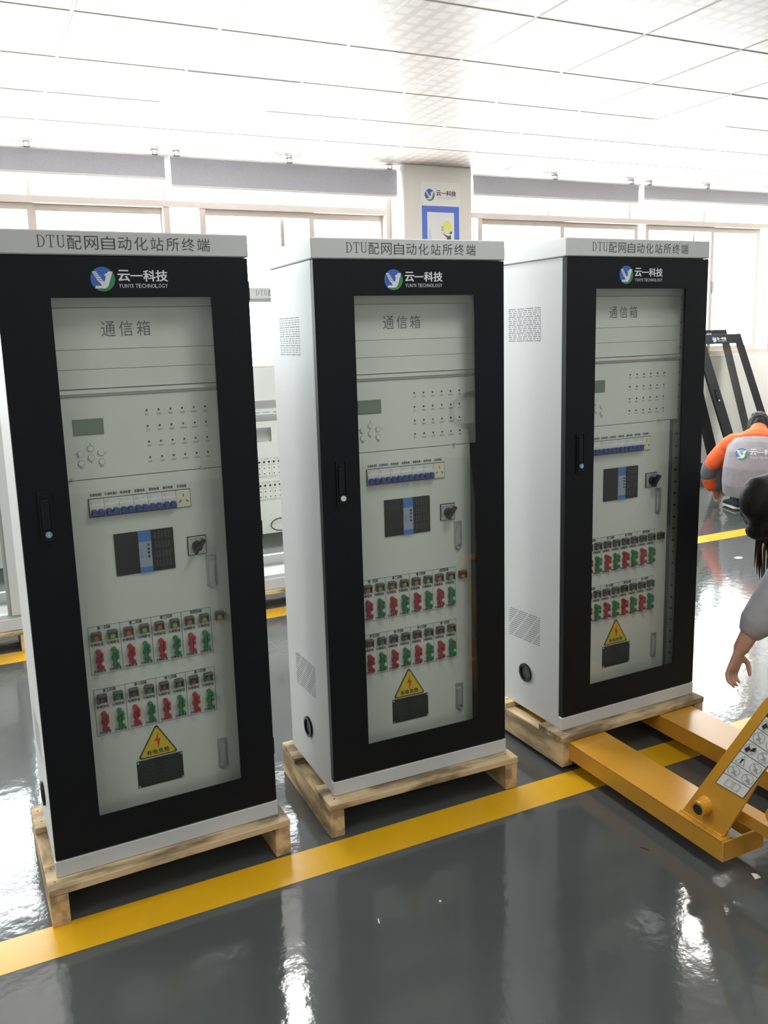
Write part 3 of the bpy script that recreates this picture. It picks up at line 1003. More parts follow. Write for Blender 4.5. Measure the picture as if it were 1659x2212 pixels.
    for zt, zb, names in ((.7555, .6205, '一二三四'), (.5787, .4450, '五六七八')):
        b.frame(.1445, .4795, zb, zt, .0010, ok)
        for k in range(1, 4):
            b.quad(.1445 + .0837 * k - .0005, .1445 + .0837 * k + .0005, zb, zt, ok)
        for k in range(4):
            u = .1445 + .0837 * (k + .5)
            write(b, '第%s回路' % names[k], u - .0175, u + .0175, zt - .0110, zt - .0016, ok, bold=1)
            for q, s in ((-.0212, '合闸按钮'), (.0205, '分闸按钮')):
                write(b, s, u + q - .0168, u + q + .0168, zt - .0560, zt - .0472, ok, bold=1)
            for q, s in ((-.0200, '合闸链接'), (.0212, '分闸链接')):
                write(b, s, u + q - .0168, u + q + .0168, zb + .0040, zb + .0126, ok, bold=1)
    b.build('door_lettering', M_INKB, idr)
    # breakers in their slot
    MB(D).frame3(.1755, .4445, 1.0505, 1.1005, .0013, VP - .003, VP + .001).build('breaker_trim', M_BLACK, t)
    for i in range(6):
        u0 = .1772 + .0379 * i
        b = MB(D).box(u0, u0 + .0373, VP - .004, VP + .004, 1.0522, 1.0990, 0, .001)
        b.box(u0, u0 + .0373, VP - .009, VP - .002, 1.068, 1.084, 0, .001)
        for k in range(3): b.quad(u0 + .003, u0 + .010 + .003 * (k % 2), 1.0935 - .0032 * k, 1.0945 - .0032 * k, VP - .0045, 1)
        b.quad(u0 + .0215, u0 + .027, 1.0895, 1.0905, VP - .0045, 1)
        bk = b.build('circuit_breaker', [M_BWHITE, M_STEEL], t)
        b = MB(D).box(u0 + .002, u0 + .0353, VP - .016, VP - .006, 1.0545, 1.0645, 0, .001)
        for q in (.0035, .0215):
            b.box(u0 + q, u0 + q + .0115, VP - .020, VP - .008, 1.0560, 1.0735, 0, .0015)
        b.build('toggle', M_BLUE, bk)
    b = MB(D).box(.4048, .4432, VP - .005, VP + .004, 1.0515, 1.0990, 0, .001)
    y = VP - .0055
    b.quad(.4230, .4250, 1.0800, 1.0890, y, 1)
    b.poly([(.4110, 1.0660), (.4135, 1.0645), (.4185, 1.0715), (.4165, 1.0730)], y, 1)
    b.poly([(.4350, 1.0645), (.4375, 1.0660), (.4325, 1.0730), (.4300, 1.0715)], y, 1)
    b.build('power_socket', [M_IVORY, M_INKB], t)
    # power module
    b = MB(D).box(.2320, .3895, VP - .004, VP + .004, .8840, .9993, 0, .001)
    for k in range(4):
        for q in range(5):
            b.box(.338 + .009 * q, .343 + .009 * q, VP - .0046, VP - .0038, .895 + .026 * k, .914 + .026 * k, 1)
    for x in (.2345, .372): b.cyl((x, VP - .004, .9975), .003, (0, -1, 0), .002, 0, 8)
    pm = b.build('power_module', [M_BLACK, M_DARK], t)
    b = MB(D).box(.2942, .3278, VP - .0075, VP - .003, .8848, .9985, 0)
    b.quad(.2942, .3278, .9700, .9985, VP - .0078, 1); b.quad(.2942, .3278, .8848, .9000, VP - .0078, 1)
    for k in range(4):
        b.cyl((.3195, VP - .0075, .9610 - .0108 * k), .0028, (0, -1, 0), .003, 2, 10)
        b.quad(.2965, .3035, .9470 - .0068 * k, .9480 - .0068 * k, VP - .0079, 2)
    b.build('front_strip', [M_SGREY, M_SBLUE, M_DARK], pm)
    # rotary switch
    b = MB(D).box(.4268, .4796, VP - .004, VP + .002, .9125, .9665, 0, .001)
    b.quad(.4288, .4776, .9145, .9645, VP - .0045, 1)
    for q in (.434, .446, .463): b.quad(q, q + .007, .9575, .9590, VP - .0048, 2)
    rs = b.build('rotary_switch', [M_BLACK, M_CHROME, M_INKB], t)
    b = MB(D).cyl((.4530, VP - .004, .9385), .0150, (0, -1, 0), .014, 0, 20, .0135)
    k = MB().box(-.0042, .0042, -.036, -.016, -.021, .026, 0, .002)
    k.xf(Matrix.Translation((.4530, VP + .0, .9385 + D)) @ Matrix.Rotation(math.radians(38), 4, 'Y'))
    b.dz = 0; b.add(k.v, k.f)
    b.build('knob', M_BLACK, rs)
    # latch handles
    for (ua, za, zb2) in ((.4757, .8105, .9057), (.4735, .2600, .3553)):
        ub = ua + .0285
        b = MB(D).box(ua, ub, VP - .003, VP + .001, za + .006, zb2, 0, .001)
        b.cyl(((ua + ub) / 2, VP + .001, za + .008), .0100, (0, -1, 0), .004, 0, 16)
        lh = b.build('latch', M_STEEL, t)
        uc = (ua + ub) / 2
        b = MB(D).box(uc - .0085, uc + .0085, VP - .0085, VP - .002, za + .010, zb2 - .022, 0, .003)
        b.cyl((uc, VP - .002, zb2 - .022), .0088, (0, -1, 0), .0075, 0, 16); b.cyl((uc, VP - .002, za + .012), .0085, (0, -1, 0), .0065, 0, 16)
        b.build('lever', M_CHROME, lh)
    # push buttons with flip covers
    def button(u, z, hm, cm):
        b = MB(D)
        b.box(u - .0110, u + .0110, VP - .006, VP + .001, z - .0115, z + .0115, 0, .001)
        b.box(u - .0122, u + .0122, VP - .020, VP - .002, z + .0095, z + .0150, 1, .0015)
        b.box(u - .0122, u - .0102, VP - .017, VP - .002, z - .0105, z + .0100, 1, .0005)
        b.box(u + .0102, u + .0122, VP - .017, VP - .002, z - .0105, z + .0100, 1, .0005)
        o = b.build('push_button', [hm, M_BODY_DARK], t)
        MB(D).cyl((u, VP - .006, z - .001), .0072, (0, -1, 0), .006, 0, 16, .0066).build('button_cap', cm, o)
    for row, z in ((0, .7265), (1, .5508)):
        for k in range(4):
            u = .1445 + .0837 * (k + .5)
            if row == 0:
                button(u - .0215, z, M_BODY_LIT, M_CAP_LIT_ORANGE); button(u + .0205, z, M_BODY_LIT, M_CAP_LIT_LIME)
            else:
                button(u - .0215, z, M_BODY_DARK, M_CAP_RED); button(u + .0205, z, M_BODY_DARK, M_CAP_GREEN)
    button(.5018, .7258, M_BODY_LIT, M_CAP_AMBER)
    for z0, z1 in ((.6335, .6915), (.4565, .5150)):
        for k in range(4):
            u = .1445 + .0837 * (k + .5)
            b = MB(D); link_mb(b, u - .0195, z0, z1, 0); tag(b.build('test_link', M_RED, t), 'red plastic link')
            b = MB(D); link_mb(b, u + .0212, z0, z1, 0); tag(b.build('test_link', M_GREEN, t), 'green plastic link')
    # warning triangle and nameplate

    def tri(r, rc):
        cxs, czs = .3028, .3805
        out = []
        for a in (90, 210, 330):
            for q in (-40, -20, 0, 20, 40):
                out.append((cxs + (r - rc * 2) * math.cos(math.radians(a)) + rc * math.cos(math.radians(a + q)),
                            czs + (r - rc * 2) * math.sin(math.radians(a)) * .98 + rc * math.sin(math.radians(a + q))))
        return out
    b = MB(D).prism(tri(.0660, .006), VP - .0015, VP, 0)
    b.poly(tri(.0605, .005), VP - .0018, 1)
    b.poly(tri(.0585, .005), VP - .0019, 0); b.poly(tri(.0572, .005), VP - .0020, 1)
    b.poly([(.3078, .4215), (.2945, .3925), (.3022, .3948), (.3040, .3700), (.3120, .4020), (.3045, .3990)], VP - .0023, 2)
    sg = b.build('warning_sign', [M_INKB, M_YSIGN, M_BOLT], t)
    b = MB(D); write(b, '有电危险', .2700, .3360, .3565, .3705, VP - .0024, bold=1, gap=.2)
    b.build('sign_lettering', M_INKB, sg)
    b = MB(D).box(.2415, .3705, VP - .002, VP, .2645, .3450, 0, .0006)
    for r in range(5):
        zz = .325 - .0125 * r
        b.quad(.252, .290 + .012 * (r % 2), zz, zz + .003, VP - .0024, 1)
        b.quad(.305, .350 - .01 * (r % 3), zz, zz + .003, VP - .0024, 1)
    b.disc((.258, .335), .004, VP - .0024, 1, 12)
    npl = b.build('nameplate', [M_PLATE, M_PLATEINK], t)
    for (x, z) in ((.2455, .3405), (.3665, .3405), (.2455, .2690), (.3665, .2690)):
        MB(D).cyl((x, VP - .002, z), .0028, (0, -1, 0), .0018, 0, 10).build('screw', M_CHROME, npl)
    return t


CABS = [((.08175, 2.21406), .02332, 0.0, 'leftmost tall control cabinet with black glass door and blue lock on pallet'),
        ((.88710, 2.23928), -.01850, 0.0, 'middle tall control cabinet with black glass door and white lock knob'),
        ((1.74421, 2.23123), .01923, .0163, 'tall control cabinet with black glass door on pallet lifted by yellow pallet truck')]
cab0 = build_cabinet((*CABS[0][0], ZB), CABS[0][1], CABS[0][3])


def override(o, i, m):
    o.material_slots[i].link = 'OBJECT'
    o.material_slots[i].material = m


cab1 = copy_tree(cab0)
cab2 = copy_tree(cab0)
for cb, k in ((cab1, 1), (cab2, 2)):
    (x, y), a, dz, lab = CABS[k]
    cb.location = (x, y, ZB + dz); cb.rotation_euler.z = a; cb['label'] = lab
for o in descendants(cab1):
    if o.name.startswith('lock_knob'):
        override(o, 0, M_WINK); o['label'] = 'white lock knob'
for o in descendants(cab2):
    if o.name.startswith('push_button'):
        override(o, 0, M_BODY_DARK); override(o, 1, M_BODY_DARK)
    if o.name.startswith('button_cap'):
        cm = o.data.materials[0]
        override(o, 0, {M_CAP_LIT_ORANGE: M_CAP_RED, M_CAP_LIT_LIME: M_CAP_GREEN, M_CAP_AMBER: M_CAP_GREY}.get(cm, cm))  # painted-glow caps swapped for unlit colours


# ------------------------------------------------------------------ pallets
def build_pallet(loc, rz, dz, label, top=ZB, boards=((0, .13), (.325, .460)), group='wooden pallets under the front cabinets', W=.667):
    t = empty('wooden_pallet', (loc[0], loc[1], dz), rz, label, 'pallet', group)
    for x in (0, W - .046):
        b = MB().box(x, x + .046, 0, .46, 0, top - .0205, 0, .002)
        b.build('runner', M_WOODY, t)
    for (a, c) in boards:
        MB().box(-.001, W + .001, a - (.002 if a == 0 else 0), c, top - .0205, top - .0005, 0, .0015).build('deck_board', M_WOODX, t)
    for x in (.022, W - .022):
        for (a, c) in boards:
            for q in (.25, .75):
                MB().cyl((x + random.uniform(-.008, .008), a + (c - a) * q, top - .003), .0028, (0, 0, 1), .0032, 0, 8).build('nail', M_NAIL, t)
    return t


build_pallet((.0590, 2.1700), .03006, 0, 'wooden pallet under the leftmost control cabinet')
build_pallet((.8572, 2.1981), -.02450, 0, 'wooden pallet under the middle control cabinet')
build_pallet((1.7134, 2.1888), .02228, .0163, 'wooden pallet on the forks of the yellow pallet truck')


# ------------------------------------------------------------------ unfinished white cabinets in the back row
def build_open_cabinet(x, y, label, cable):
    t = empty('open_cabinet', (x, y, ZB), 0, label, 'cabinet', 'open white cabinets in the back row')
    D = -ZB
    b = MB(D)
    for xa, xb in ((0, .05), (CW - .05, CW)):
        b.box(xa, xb, 0, .03, ZP + .03, ZD); b.box(xa, xb, CD - .03, CD, ZP + .03, ZD)
    for xa in (0, CW - .002):
        b.box(xa, xa + .002, .03, CD - .03, ZP, .55)
    b.build('post_frame', M_CAB, t)
    for xa in (.05, CW - .068):
        MB(D).box(xa, xa + .018, .012, .04, ZP + .03, ZD - .02).build('inner_rail', M_INNER, t)
    hd = MB(D).box(0, CW, 0, CD, ZD, ZH, 0, .003).build('header', M_CAB, t)
    b = MB(D); head_text(b, -.0005)
    b.build('header_lettering', M_INK, hd)
    MB(D).box(.05, CW - .05, .01, .04, ZD - .016, ZD - .002).build('cross_rail', M_INNER, t)
    b = MB(D).box(0, CW, 0, .02, ZB, ZP + .012, 0, .002)
    b.box(0, CW, .02, .07, ZP + .012, ZP + .03)
    b.build('plinth', M_CAB, t)
    b = MB(D).box(.002, CW - .002, .02, CD, ZP - .004, ZP, 0)
    b.build('base_plate', M_INNER, t)
    for k in range(4):
        b = MB().ring((0, 0), .022, .036, -.004, .002, 0, 20); b.disc((0, 0), .03, -.0035, 1, 20)
        b.xf(Matrix.Translation((.10 + .14 * k, .12, ZP + .001 + D)) @ Matrix.Rotation(-PI / 2, 4, 'X'))
        b.build('cable_hole', [M_CAP_AMBER, M_DARK], t)
    MB(D).box(.03, CW - .03, CD - .03, CD, ZP, ZP + .055).build('rear_sill', M_CAB, t)
    v = .08
    for (za, zb) in (((1.168, 1.345),) if cable else ()):
        MB(D).box(.045, CW - .045, v + .02, v + .024, za, zb).build('rear_panel', M_PANEL, t)
    if cable:
        MB(D).box(.045, CW - .045, v - .01, v + .02, 1.128, 1.166, 0, .002).build('ledge_bar', M_INNER, t)
        p1 = MB(D).box(.045, CW - .045, v, v + .004, 1.088, 1.126).build('breaker_panel', M_PANEL, t)
        b = MB(D)
        for i in range(7):
            write(b, ('交流电源', '电池电源', '装置电源', '通信电源', '操作电源', '交流电源', '交流插座')[i], .075 + .058 * i, .115 + .058 * i, 1.096, 1.103, v - .0005)
        b.build('printed_lettering', M_INKB, p1)
        MB(D).box(.045, CW - .045, v + .05, v + .054, .93, 1.088).build('recess_back', M_INNER, t)
    b = MB(D)
    if cable:
        b.box(.045, CW - .045, v, v + .004, 1.016, 1.05)                           # strip between the two cut-outs
        b.box(.175, CW - .045, v, v + .004, .93, 1.016); b.box(.045, .06, v, v + .004, .93, 1.016)
    b.box(.045, CW - .045, v, v + .004, .415, .93 if cable else .80)
    pn = b.build('unfitted_panel', M_PANEL, t)
    b = MB(D)
    ok = v - .0005
    for zt, zb in ((.845, .735), (.712, .605)) if cable else ((.712, .605),):
        b.frame(.053, .509, zb, zt, .0009, ok)
        for k in range(1, 8): b.quad(.053 + .057 * k, .0539 + .057 * k, zb, zt, ok)
        for k in range(8):
            u = .053 + .057 * (k + .5)
            write(b, '第%s回路' % '一二三四五六七八'[k], u - .013, u + .013, zt - .010, zt - .004, ok, 0)
            for q in (-.0145, .0145):
                b.disc((u + q, zt - .022), .0065, ok, 1, 14); b.disc((u + q, zt - .056), .0034, ok, 1, 10); b.disc((u + q, zb + .022), .0034, ok, 1, 10)
                write(b, '合闸按钮' if q < 0 else '分闸按钮', u + q - .011, u + q + .011, zt - .041, zt - .036, ok, 0)
                write(b, '合闸链接' if q < 0 else '分闸链接', u + q - .011, u + q + .011, zb + .005, zb + .010, ok, 0)
    for (u, z) in ((.150, .52), (.155, .47)): b.disc((u, z), .002, ok, 1, 8)
    b.build('drilled_holes', [M_INK, M_INKB], pn)
    if cable:
        pts = []
        for k in range(25):
            a = math.radians(-150 + 250 * k / 24)
            pts.append((.195 - .055 * math.cos(a + PI) * 1.0 - .11 * 0, v - .02 - .004 * math.sin(a * 2), .455 + .038 * math.sin(a) + D))
        pts = [(.30, v - .012, .44 + D)] + [(.20 + .06 * math.cos(a), v - .02, .465 + .035 * math.sin(a) + D) for a in [math.radians(-60 - 9 * k) for k in range(24)]] + [(.32, v - .012, .50 + D)]
        tag(MB().tube(pts, .003, 0, 8).build('cable', M_RUBBER, t), 'thin black cable loop')
    return t


build_open_cabinet(-.483, 4.435, 'open white cabinet without door at the far left edge behind the leftmost cabinet', False)
build_open_cabinet(1.330, 4.435, 'open white cabinet without door seen between the left and middle cabinets', True)
for x, lab in ((-.505, 'wooden pallet under the far left open white cabinet'), (1.308, 'wooden pallet under the open white cabinet between the front cabinets')):
    build_pallet((x, 4.415), 0, 0, lab, group='wooden pallets in the back row')


# ------------------------------------------------------------------ pallet truck
def jack_prism(b, pts, x0, x1, mi=0):
    """polygon in y/z extruded along x"""
    n = len(pts)
    vs = [(x0, p[0], p[1]) for p in pts] + [(x1, p[0], p[1]) for p in pts]
    fs = [tuple(range(n)), tuple(range(2 * n - 1, n - 1, -1))] + [(i, i + n, (i + 1) % n + n, (i + 1) % n) for i in range(n)]
    b.add(vs, fs, mi)


JX, JY = 2.032, 1.53
jk = empty('pallet_truck', (JX, JY, 0), 0, 'yellow hand pallet truck with forks under the pallet of the right cabinet', 'pallet truck')
TOPZ, BOTZ = .1035, .040
for (xa, xb) in ((1.743 - JX, 1.903 - JX), (2.160 - JX, 2.321 - JX)):
    b = MB()
    b.box(xa, xb, .16, 1.13, TOPZ - .006, TOPZ, 0, .002)
    b.box(xa, xa + .006, 0, 1.13, BOTZ, TOPZ - .001, 0, .002); b.box(xb - .006, xb, 0, 1.13, BOTZ, TOPZ - .001, 0, .002)
    b.box(xa + .03, xb, .10, .16, TOPZ - .006, TOPZ)
    b.box(xa, xa + .045, 0, .16, TOPZ - .006, TOPZ, 0, .002)
    jack_prism(b, [(1.13, BOTZ), (1.13, TOPZ), (1.20, TOPZ - .012), (1.22, BOTZ + .012)], xa, xb)
    b.build('fork', M_YJACK, jk)
    b = MB().box(xa, xb, -.006, .0, BOTZ, TOPZ - .002, 0, .002)
    b.build('end_plate', M_YJACK, jk)
    wx = (xa + xb) / 2
    b = MB().cyl((wx - .035, 1.0, .0375), .0372, (1, 0, 0), .07, 0, 24)
    b.build('load_roller', M_RUBBER, jk)
# slanted side plates (lean inwards a little as they rise)
for s, xb in ((0, 1.762 - JX), (1, 2.302 - JX)):
    lean = .10 if s == 0 else -.10
    prof = [(.165, TOPZ - .004), (.012, TOPZ - .004), (-.165, .522), (-.135, .553), (-.085, .553), (-.058, .520)]
    b = MB()
    th = .008
    n = len(prof)
    vs = [(xb + lean * (p[1] - .1), p[0], p[1]) for p in prof] + [(xb + th + lean * (p[1] - .1), p[0], p[1]) for p in prof]
    fs = [tuple(range(n)), tuple(range(2 * n - 1, n - 1, -1))] + [(i, i + n, (i + 1) % n + n, (i + 1) % n) for i in range(n)]
    b.add(vs, fs)
    # weld bead along the foot
    b.tube([(xb - .002, .165, TOPZ + .001), (xb - .002, .012, TOPZ + .001)], .004, 0, 8)
    sp = b.build('side_plate', M_YJACK, jk)
    sgn = -1 if s == 0 else 1
    xo = xb if s == 0 else xb + th
    q = MB()
    vs, fs = [], []
    zc, yc = .160, .082
    c0 = Vector((xo + lean * .06, yc, zc)); ax = Vector((sgn, -.12, 0.0)).normalized()
    q.tube([c0 - ax * .01, c0 + ax * .006, c0 + ax * .036], [.029, .0235, .0220], 0, 24, True, False)
    q.tube([c0 + ax * .036, c0 + ax * .012], [.0155, .0150], 1, 24, True, True)
    e0 = MB().ring((0, 0), .0155, .0222, -.0006, .0006, 0, 24)
    e0.xf(Matrix.Translation(c0 + ax * .036) @ ax.to_track_quat('-Y', 'Z').to_matrix().to_4x4())
    q.add(e0.v, e0.f)
    q.build('pivot_bush', [M_YJACK, M_RUBBER], jk)
# safety decal on the near plate
b = MB()
ND = Vector((0, -.377, .926)).normalized()


def dq(s_, t_, off=.0012):
    """decal coordinates: t along the plate upwards (0..1), s across (0 rear .. 1 front)"""
    bl, tl, br, tr = (.0585, .240), (-.0905, .519), (-.037, .240), (-.169, .498)
    y = (bl[0] * (1 - s_) + br[0] * s_) * (1 - t_) + (tl[0] * (1 - s_) + tr[0] * s_) * t_
    z = (bl[1] * (1 - s_) + br[1] * s_) * (1 - t_) + (tl[1] * (1 - s_) + tr[1] * s_) * t_
    return (1.762 - JX + .10 * (z - .1) - off, y, z)


def dpoly(pts, mi, off):
    b.add([dq(s_, t_, off) for s_, t_ in pts], [tuple(range(len(pts)))], mi)


dpoly([(0, 0), (1, 0), (1, 1), (0, 1)], 0, .0010)
dpoly([(0, .885), (1, .885), (1, 1), (0, 1)], 1, .0014)
dpoly([(.5 + .43 * math.cos(2 * PI * k / 24), .942 + .048 * math.sin(2 * PI * k / 24)) for k in range(24)], 0, .0018)
dpoly([(.5 + .37 * math.cos(2 * PI * k / 24), .942 + .041 * math.sin(2 * PI * k / 24)) for k in range(24)], 2, .0022)
for k in range(1, 6):
    t_ = .885 - .148 * (k - 0)
    dpoly([(0, t_), (1, t_), (1, t_ + .006), (0, t_ + .006)], 1, .0014)
for (sa, ta, sb, tb) in ((0, 0, 1, .006), (0, .994, 1, 1), (0, 0, .018, 1), (.982, 0, 1, 1)):
    dpoly([(sa, ta), (sb, ta), (sb, tb), (sa, tb)], 1, .0014)


def dring(cs, ct, r, mi, wd=.1, squ=.30):
    n = 20
    for k in range(n):
        a, a2 = 2 * PI * k / n, 2 * PI * (k + 1) / n
        dpoly([(cs + r * math.cos(a), ct + r * squ * math.sin(a)), (cs + r * math.cos(a2), ct + r * squ * math.sin(a2)),
               (cs + r * (1 - wd) * math.cos(a2), ct + r * squ * (1 - wd) * math.sin(a2)), (cs + r * (1 - wd) * math.cos(a), ct + r * squ * (1 - wd) * math.sin(a))], mi, .0018)


for row in range(5):
    ct = .885 - .148 * row - .072
    for cs in (.25, .75):
        if row == 3 and cs < .5:
            dpoly([(.08, ct - .05), (.42, ct - .05), (.25, ct + .06)], 3, .0016); dpoly([(.12, ct - .044), (.38, ct - .044), (.25, ct + .05)], 0, .0018)
            dpoly([(.24, ct - .04), (.27, ct - .04), (.30, ct + .02), (.22, ct + .02)], 1, .0022)
            continue
        dring(cs, ct, .20, 3)
        dpoly([(cs - .15, ct + .035), (cs - .12, ct + .042), (cs + .15, ct - .035), (cs + .12, ct - .042)], 3, .0018)
        if (row, cs) in ((0, .25), (2, .25)):
            dpoly([(cs - .15, ct - .03), (cs - .04, ct - .05), (cs + .02, ct), (cs - .10, ct + .02)], 1, .0022)
            dpoly([(cs + .02, ct - .02), (cs + .16, ct + .0), (cs + .14, ct + .045), (cs + .05, ct + .03)], 1, .0022)
        else:
            dpoly([(cs - .06, ct - .03), (cs + .03, ct - .035), (cs + .08, ct + .015), (cs + .01, ct + .01)], 3, .0020)
for (s0, s1) in ((.25, .47), (.51, .73)):
    dpoly([(s0, .03), (s1, .03), (s1, .036), (s0, .036)], 3, .0018); dpoly([(s0, .11), (s1, .11), (s1, .116), (s0, .116)], 3, .0018)
    dpoly([(s0, .03), (s0 + .02, .03), (s0 + .02, .116), (s0, .116)], 3, .0018); dpoly([(s1 - .02, .03), (s1, .03), (s1, .116), (s1 - .02, .116)], 3, .0018)
g = MB()
write(g, '警告', .27, .73, .918, .966, 0, bold=1)
b.add([dq(p[0], p[2], .0026) for p in g.v], g.f, 0)
b.build('safety_decal', [M_DECAL, M_INKB, mat('decal_red', (0.50, 0.03, 0.04), 0.45), M_INNER], jk)
# cross shaft, arched top bar, linkage, pump, steering wheels, tow handle
xl, xr = 1.762 - JX, 2.310 - JX
MB().tube([(xl + .012, -.135, .235), (xr - .012, -.135, .235)], .026, 0, 20).build('torsion_shaft', M_YJACK, jk)
MB().box(xl + .050, xr - .050, -.150, -.090, .532, .556, 0, .006).build('top_bar', M_YJACK, jk)
for x in (xl + .06, xr - .06):
    b = MB().box(x - .014, x + .014, -.26, .03, .140, .182, 0, .003).box(x - .022, x + .022, -.26, .03, .178, .184)
    b.build('link_arm', M_YJACK, jk)
    MB().tube([(x, .02, .155), (x, .20, .07), (x, .9, .06)], .011, 0, 12).build('push_rod', M_YJACK, jk)
b = MB().box(-.08, .08, -.33, -.20, .10, .30, 0, .012)
b.cyl((0, -.27, .30), .045, (0, 0, 1), .17, 0, 24).cyl((0, -.27, .47), .02, (0, 0, 1), .06, 1, 16)
b.build('pump', [M_YJACK, M_CHROME], jk)
for x in (-.055, .055):
    MB().cyl((x - .02, -.27, .09), .0895, (1, 0, 0), .04, 0, 32).build('steer_wheel', M_RUBBER, jk)
hb = MB().tube([(0, -.29, .36), (0, -.36, .75), (0, -.42, 1.08)], .017, 0, 14).build('tow_handle', M_DARK, jk)
pts = [(.1 * math.sin(2 * PI * k / 24), -.42 - .02 * math.cos(2 * PI * k / 24), 1.15 - .075 * math.cos(2 * PI * k / 24)) for k in range(25)]
MB().tube(pts, .013, 0, 10, True, False).build('grip', M_RUBBER, hb)


# ------------------------------------------------------------------ spare doors leaning on the far wall
def lean_door(x0, ybase, ytop, ztop, label):
    """door of the same size as the cabinets' own, foot at ybase, head leaning back to ytop"""
    L = 1.5505; Wd = CW - .006
    ang = math.asin(min(1, ztop / L))
    t = empty('spare_door', (x0, ybase, 0.0), 0, label, 'door', 'spare cabinet doors leaning on the wall')
    mtx = Matrix.Rotation(-(PI / 2 - ang), 4, 'X')
    def fin(b, name, m):
        b.xf(mtx)
        return b.build(name, m, t)
    wl, wr, wb, wt = WL - .003, WR - .003, WB - ZP, WT - ZP
    b = MB()
    b.holed(0, Wd, .001, L, wl, wr, wb, wt, 0, .0035)
    b.frame3(0, Wd, .001, L, .012, .0035, .022)
    fin(b, 'frame', M_DOOR)
    fin(MB().box(wl - .02, wr + .02, .0037, .0077, wb - .02, wt + .02), 'glass', M_GLASS)
    b = MB(); logo(b, .2442, 1.6535 - ZP, .0292, -.0006, .2805, .4030, (0, 1, 2, 3), 1.6525 - ZP)
    fin(b, 'logo', [M_LBLUE, M_LGREEN, M_WINK, M_WINK])
    b = MB().frame3(.044, .076, .855, .988, .003, -.005, .001).box(.0505, .0695, -.0075, 0, .889, .968, 0, .002)
    fin(b, 'handle', M_HANDLE)
    b = MB().cyl((.0622, -.004, .878), .008, (0, -1, 0), .004, 0, 16)
    fin(b, 'lock_knob', M_WINK)
    return t


def spare(x0, ytop, ztop, label):
    L = 1.5505
    return lean_door(x0, ytop - math.sqrt(L * L - ztop * ztop), ytop, ztop, label)


spare(6.315, 6.14, 1.415, 'front black glass door leaning on the wall beyond the crouching worker')
spare(6.225, 6.235, 1.458, 'rear black glass door leaning behind another door, its head showing a little higher')


# ------------------------------------------------------------------ the crouching worker (seen from behind)
WO = Vector((5.690, 4.820, 0))
WX = Matrix(((.6430, .7659, 0, 0), (-.7659, .6430, 0, 0), (0, 0, 1, 0), (0, 0, 0, 1)))     # x right in the view, y away


def hand_pieces(wrist, tip_dir, across, thumb_dir, L=.17, curl=.7, mi=0, spread=.3):
    """palm, four jointed fingers of unequal length and a thumb from the side of the palm"""
    w = Vector(wrist); d = Vector(tip_dir).normalized(); a = Vector(across); a = (a - d * a.dot(d)).normalized()
    nrm = d.cross(a).normalized()
    td = Vector(thumb_dir).normalized()
    out = [tube_piece([w - d * .02, w + d * L * .12, w + d * L * .32, w + d * L * .46],
                      [(L * .155, L * .115, a), (L * .20, L * .105, a), (L * .235, L * .095, a), (L * .235, L * .075, a)], mi)]
    for k, (off, ln) in enumerate(((-.19, .40), (-.065, .45), (.062, .42), (.18, .33))):
        p0 = w + d * L * .42 + a * (off * L)
        dd = (d + a * (off * spread)).normalized()
        q1 = p0 + dd * ln * L * .48
        d2 = (dd * math.cos(curl) + nrm * math.sin(curl)).normalized(); q2 = q1 + d2 * ln * L * .36
        d3 = (dd * math.cos(curl * 1.9) + nrm * math.sin(curl * 1.9)).normalized(); q3 = q2 + d3 * ln * L * .25
        r = L * .052
        out.append(tube_piece([p0 - dd * L * .05, p0 + dd * L * .06, q1, q2, q3], [r * 1.08, r * 1.1, r, r * .92, r * .8], mi, 10))
    tb = w + d * L * .16 + a * (-.17 * L if a.dot(td) < 0 else .17 * L)
    t1 = tb + (td + d * .5).normalized() * L * .20
    t2 = t1 + (td * .35 + d + nrm * .3).normalized() * L * .17
    t3 = t2 + (d + nrm * .5).normalized() * L * .12
    out.append(tube_piece([w + d * L * .1, tb, t1, t2, t3], [L * .085, L * .08, L * .064, L * .058, L * .046], mi, 10))
    return out


def head_pieces(c, fwd, up, s=1.0, mi=0):
    """skull, jaw, nose, ears and neck stub for a head centred at c"""
    c = Vector(c); f = Vector(fwd).normalized(); u = Vector(up); u = (u - f * u.dot(f)).normalized(); r = f.cross(u)
    T = lambda x, y, z: c + (r * x + f * y + u * z) * s
    pcs = [tube_piece([T(0, -.012, .05), T(0, -.008, .0), T(0, .012, -.05), T(0, .022, -.092)],
                      [(.070 * s, .088 * s, r), (.075 * s, .095 * s, r), (.062 * s, .078 * s, r), (.038 * s, .046 * s, r)], mi, 18),
           tube_piece([T(0, .088, .012), T(0, .104, -.022)], [.008 * s, .013 * s], mi, 8),
           tube_piece([T(-.076, -.004, .012), T(-.078, -.006, -.022)], [.013 * s, .009 * s], mi, 8),
           tube_piece([T(.076, -.004, .012), T(.078, -.006, -.022)], [.013 * s, .009 * s], mi, 8),
           tube_piece([T(-.026, .080, -.058), T(.026, .080, -.058)], [.007 * s, .007 * s], 1, 8)]
    eyes = [T(-.031, .083, .004), T(.031, .083, .004)]
    return pcs, eyes, T


def person_eyes(parent, eyes, fwd, s=1.0):
    f = Vector(fwd).normalized()
    for e in eyes:
        b = MB()
        vs, fs, _ = ball_piece(e, .011 * s); b.add(vs, fs, 0, True)
        vs, fs, _ = ball_piece(Vector(e) + f * .0075 * s, .0055 * s); b.add(vs, fs, 1, True)
        b.build('eye', [M_EYE, M_INKB], parent)


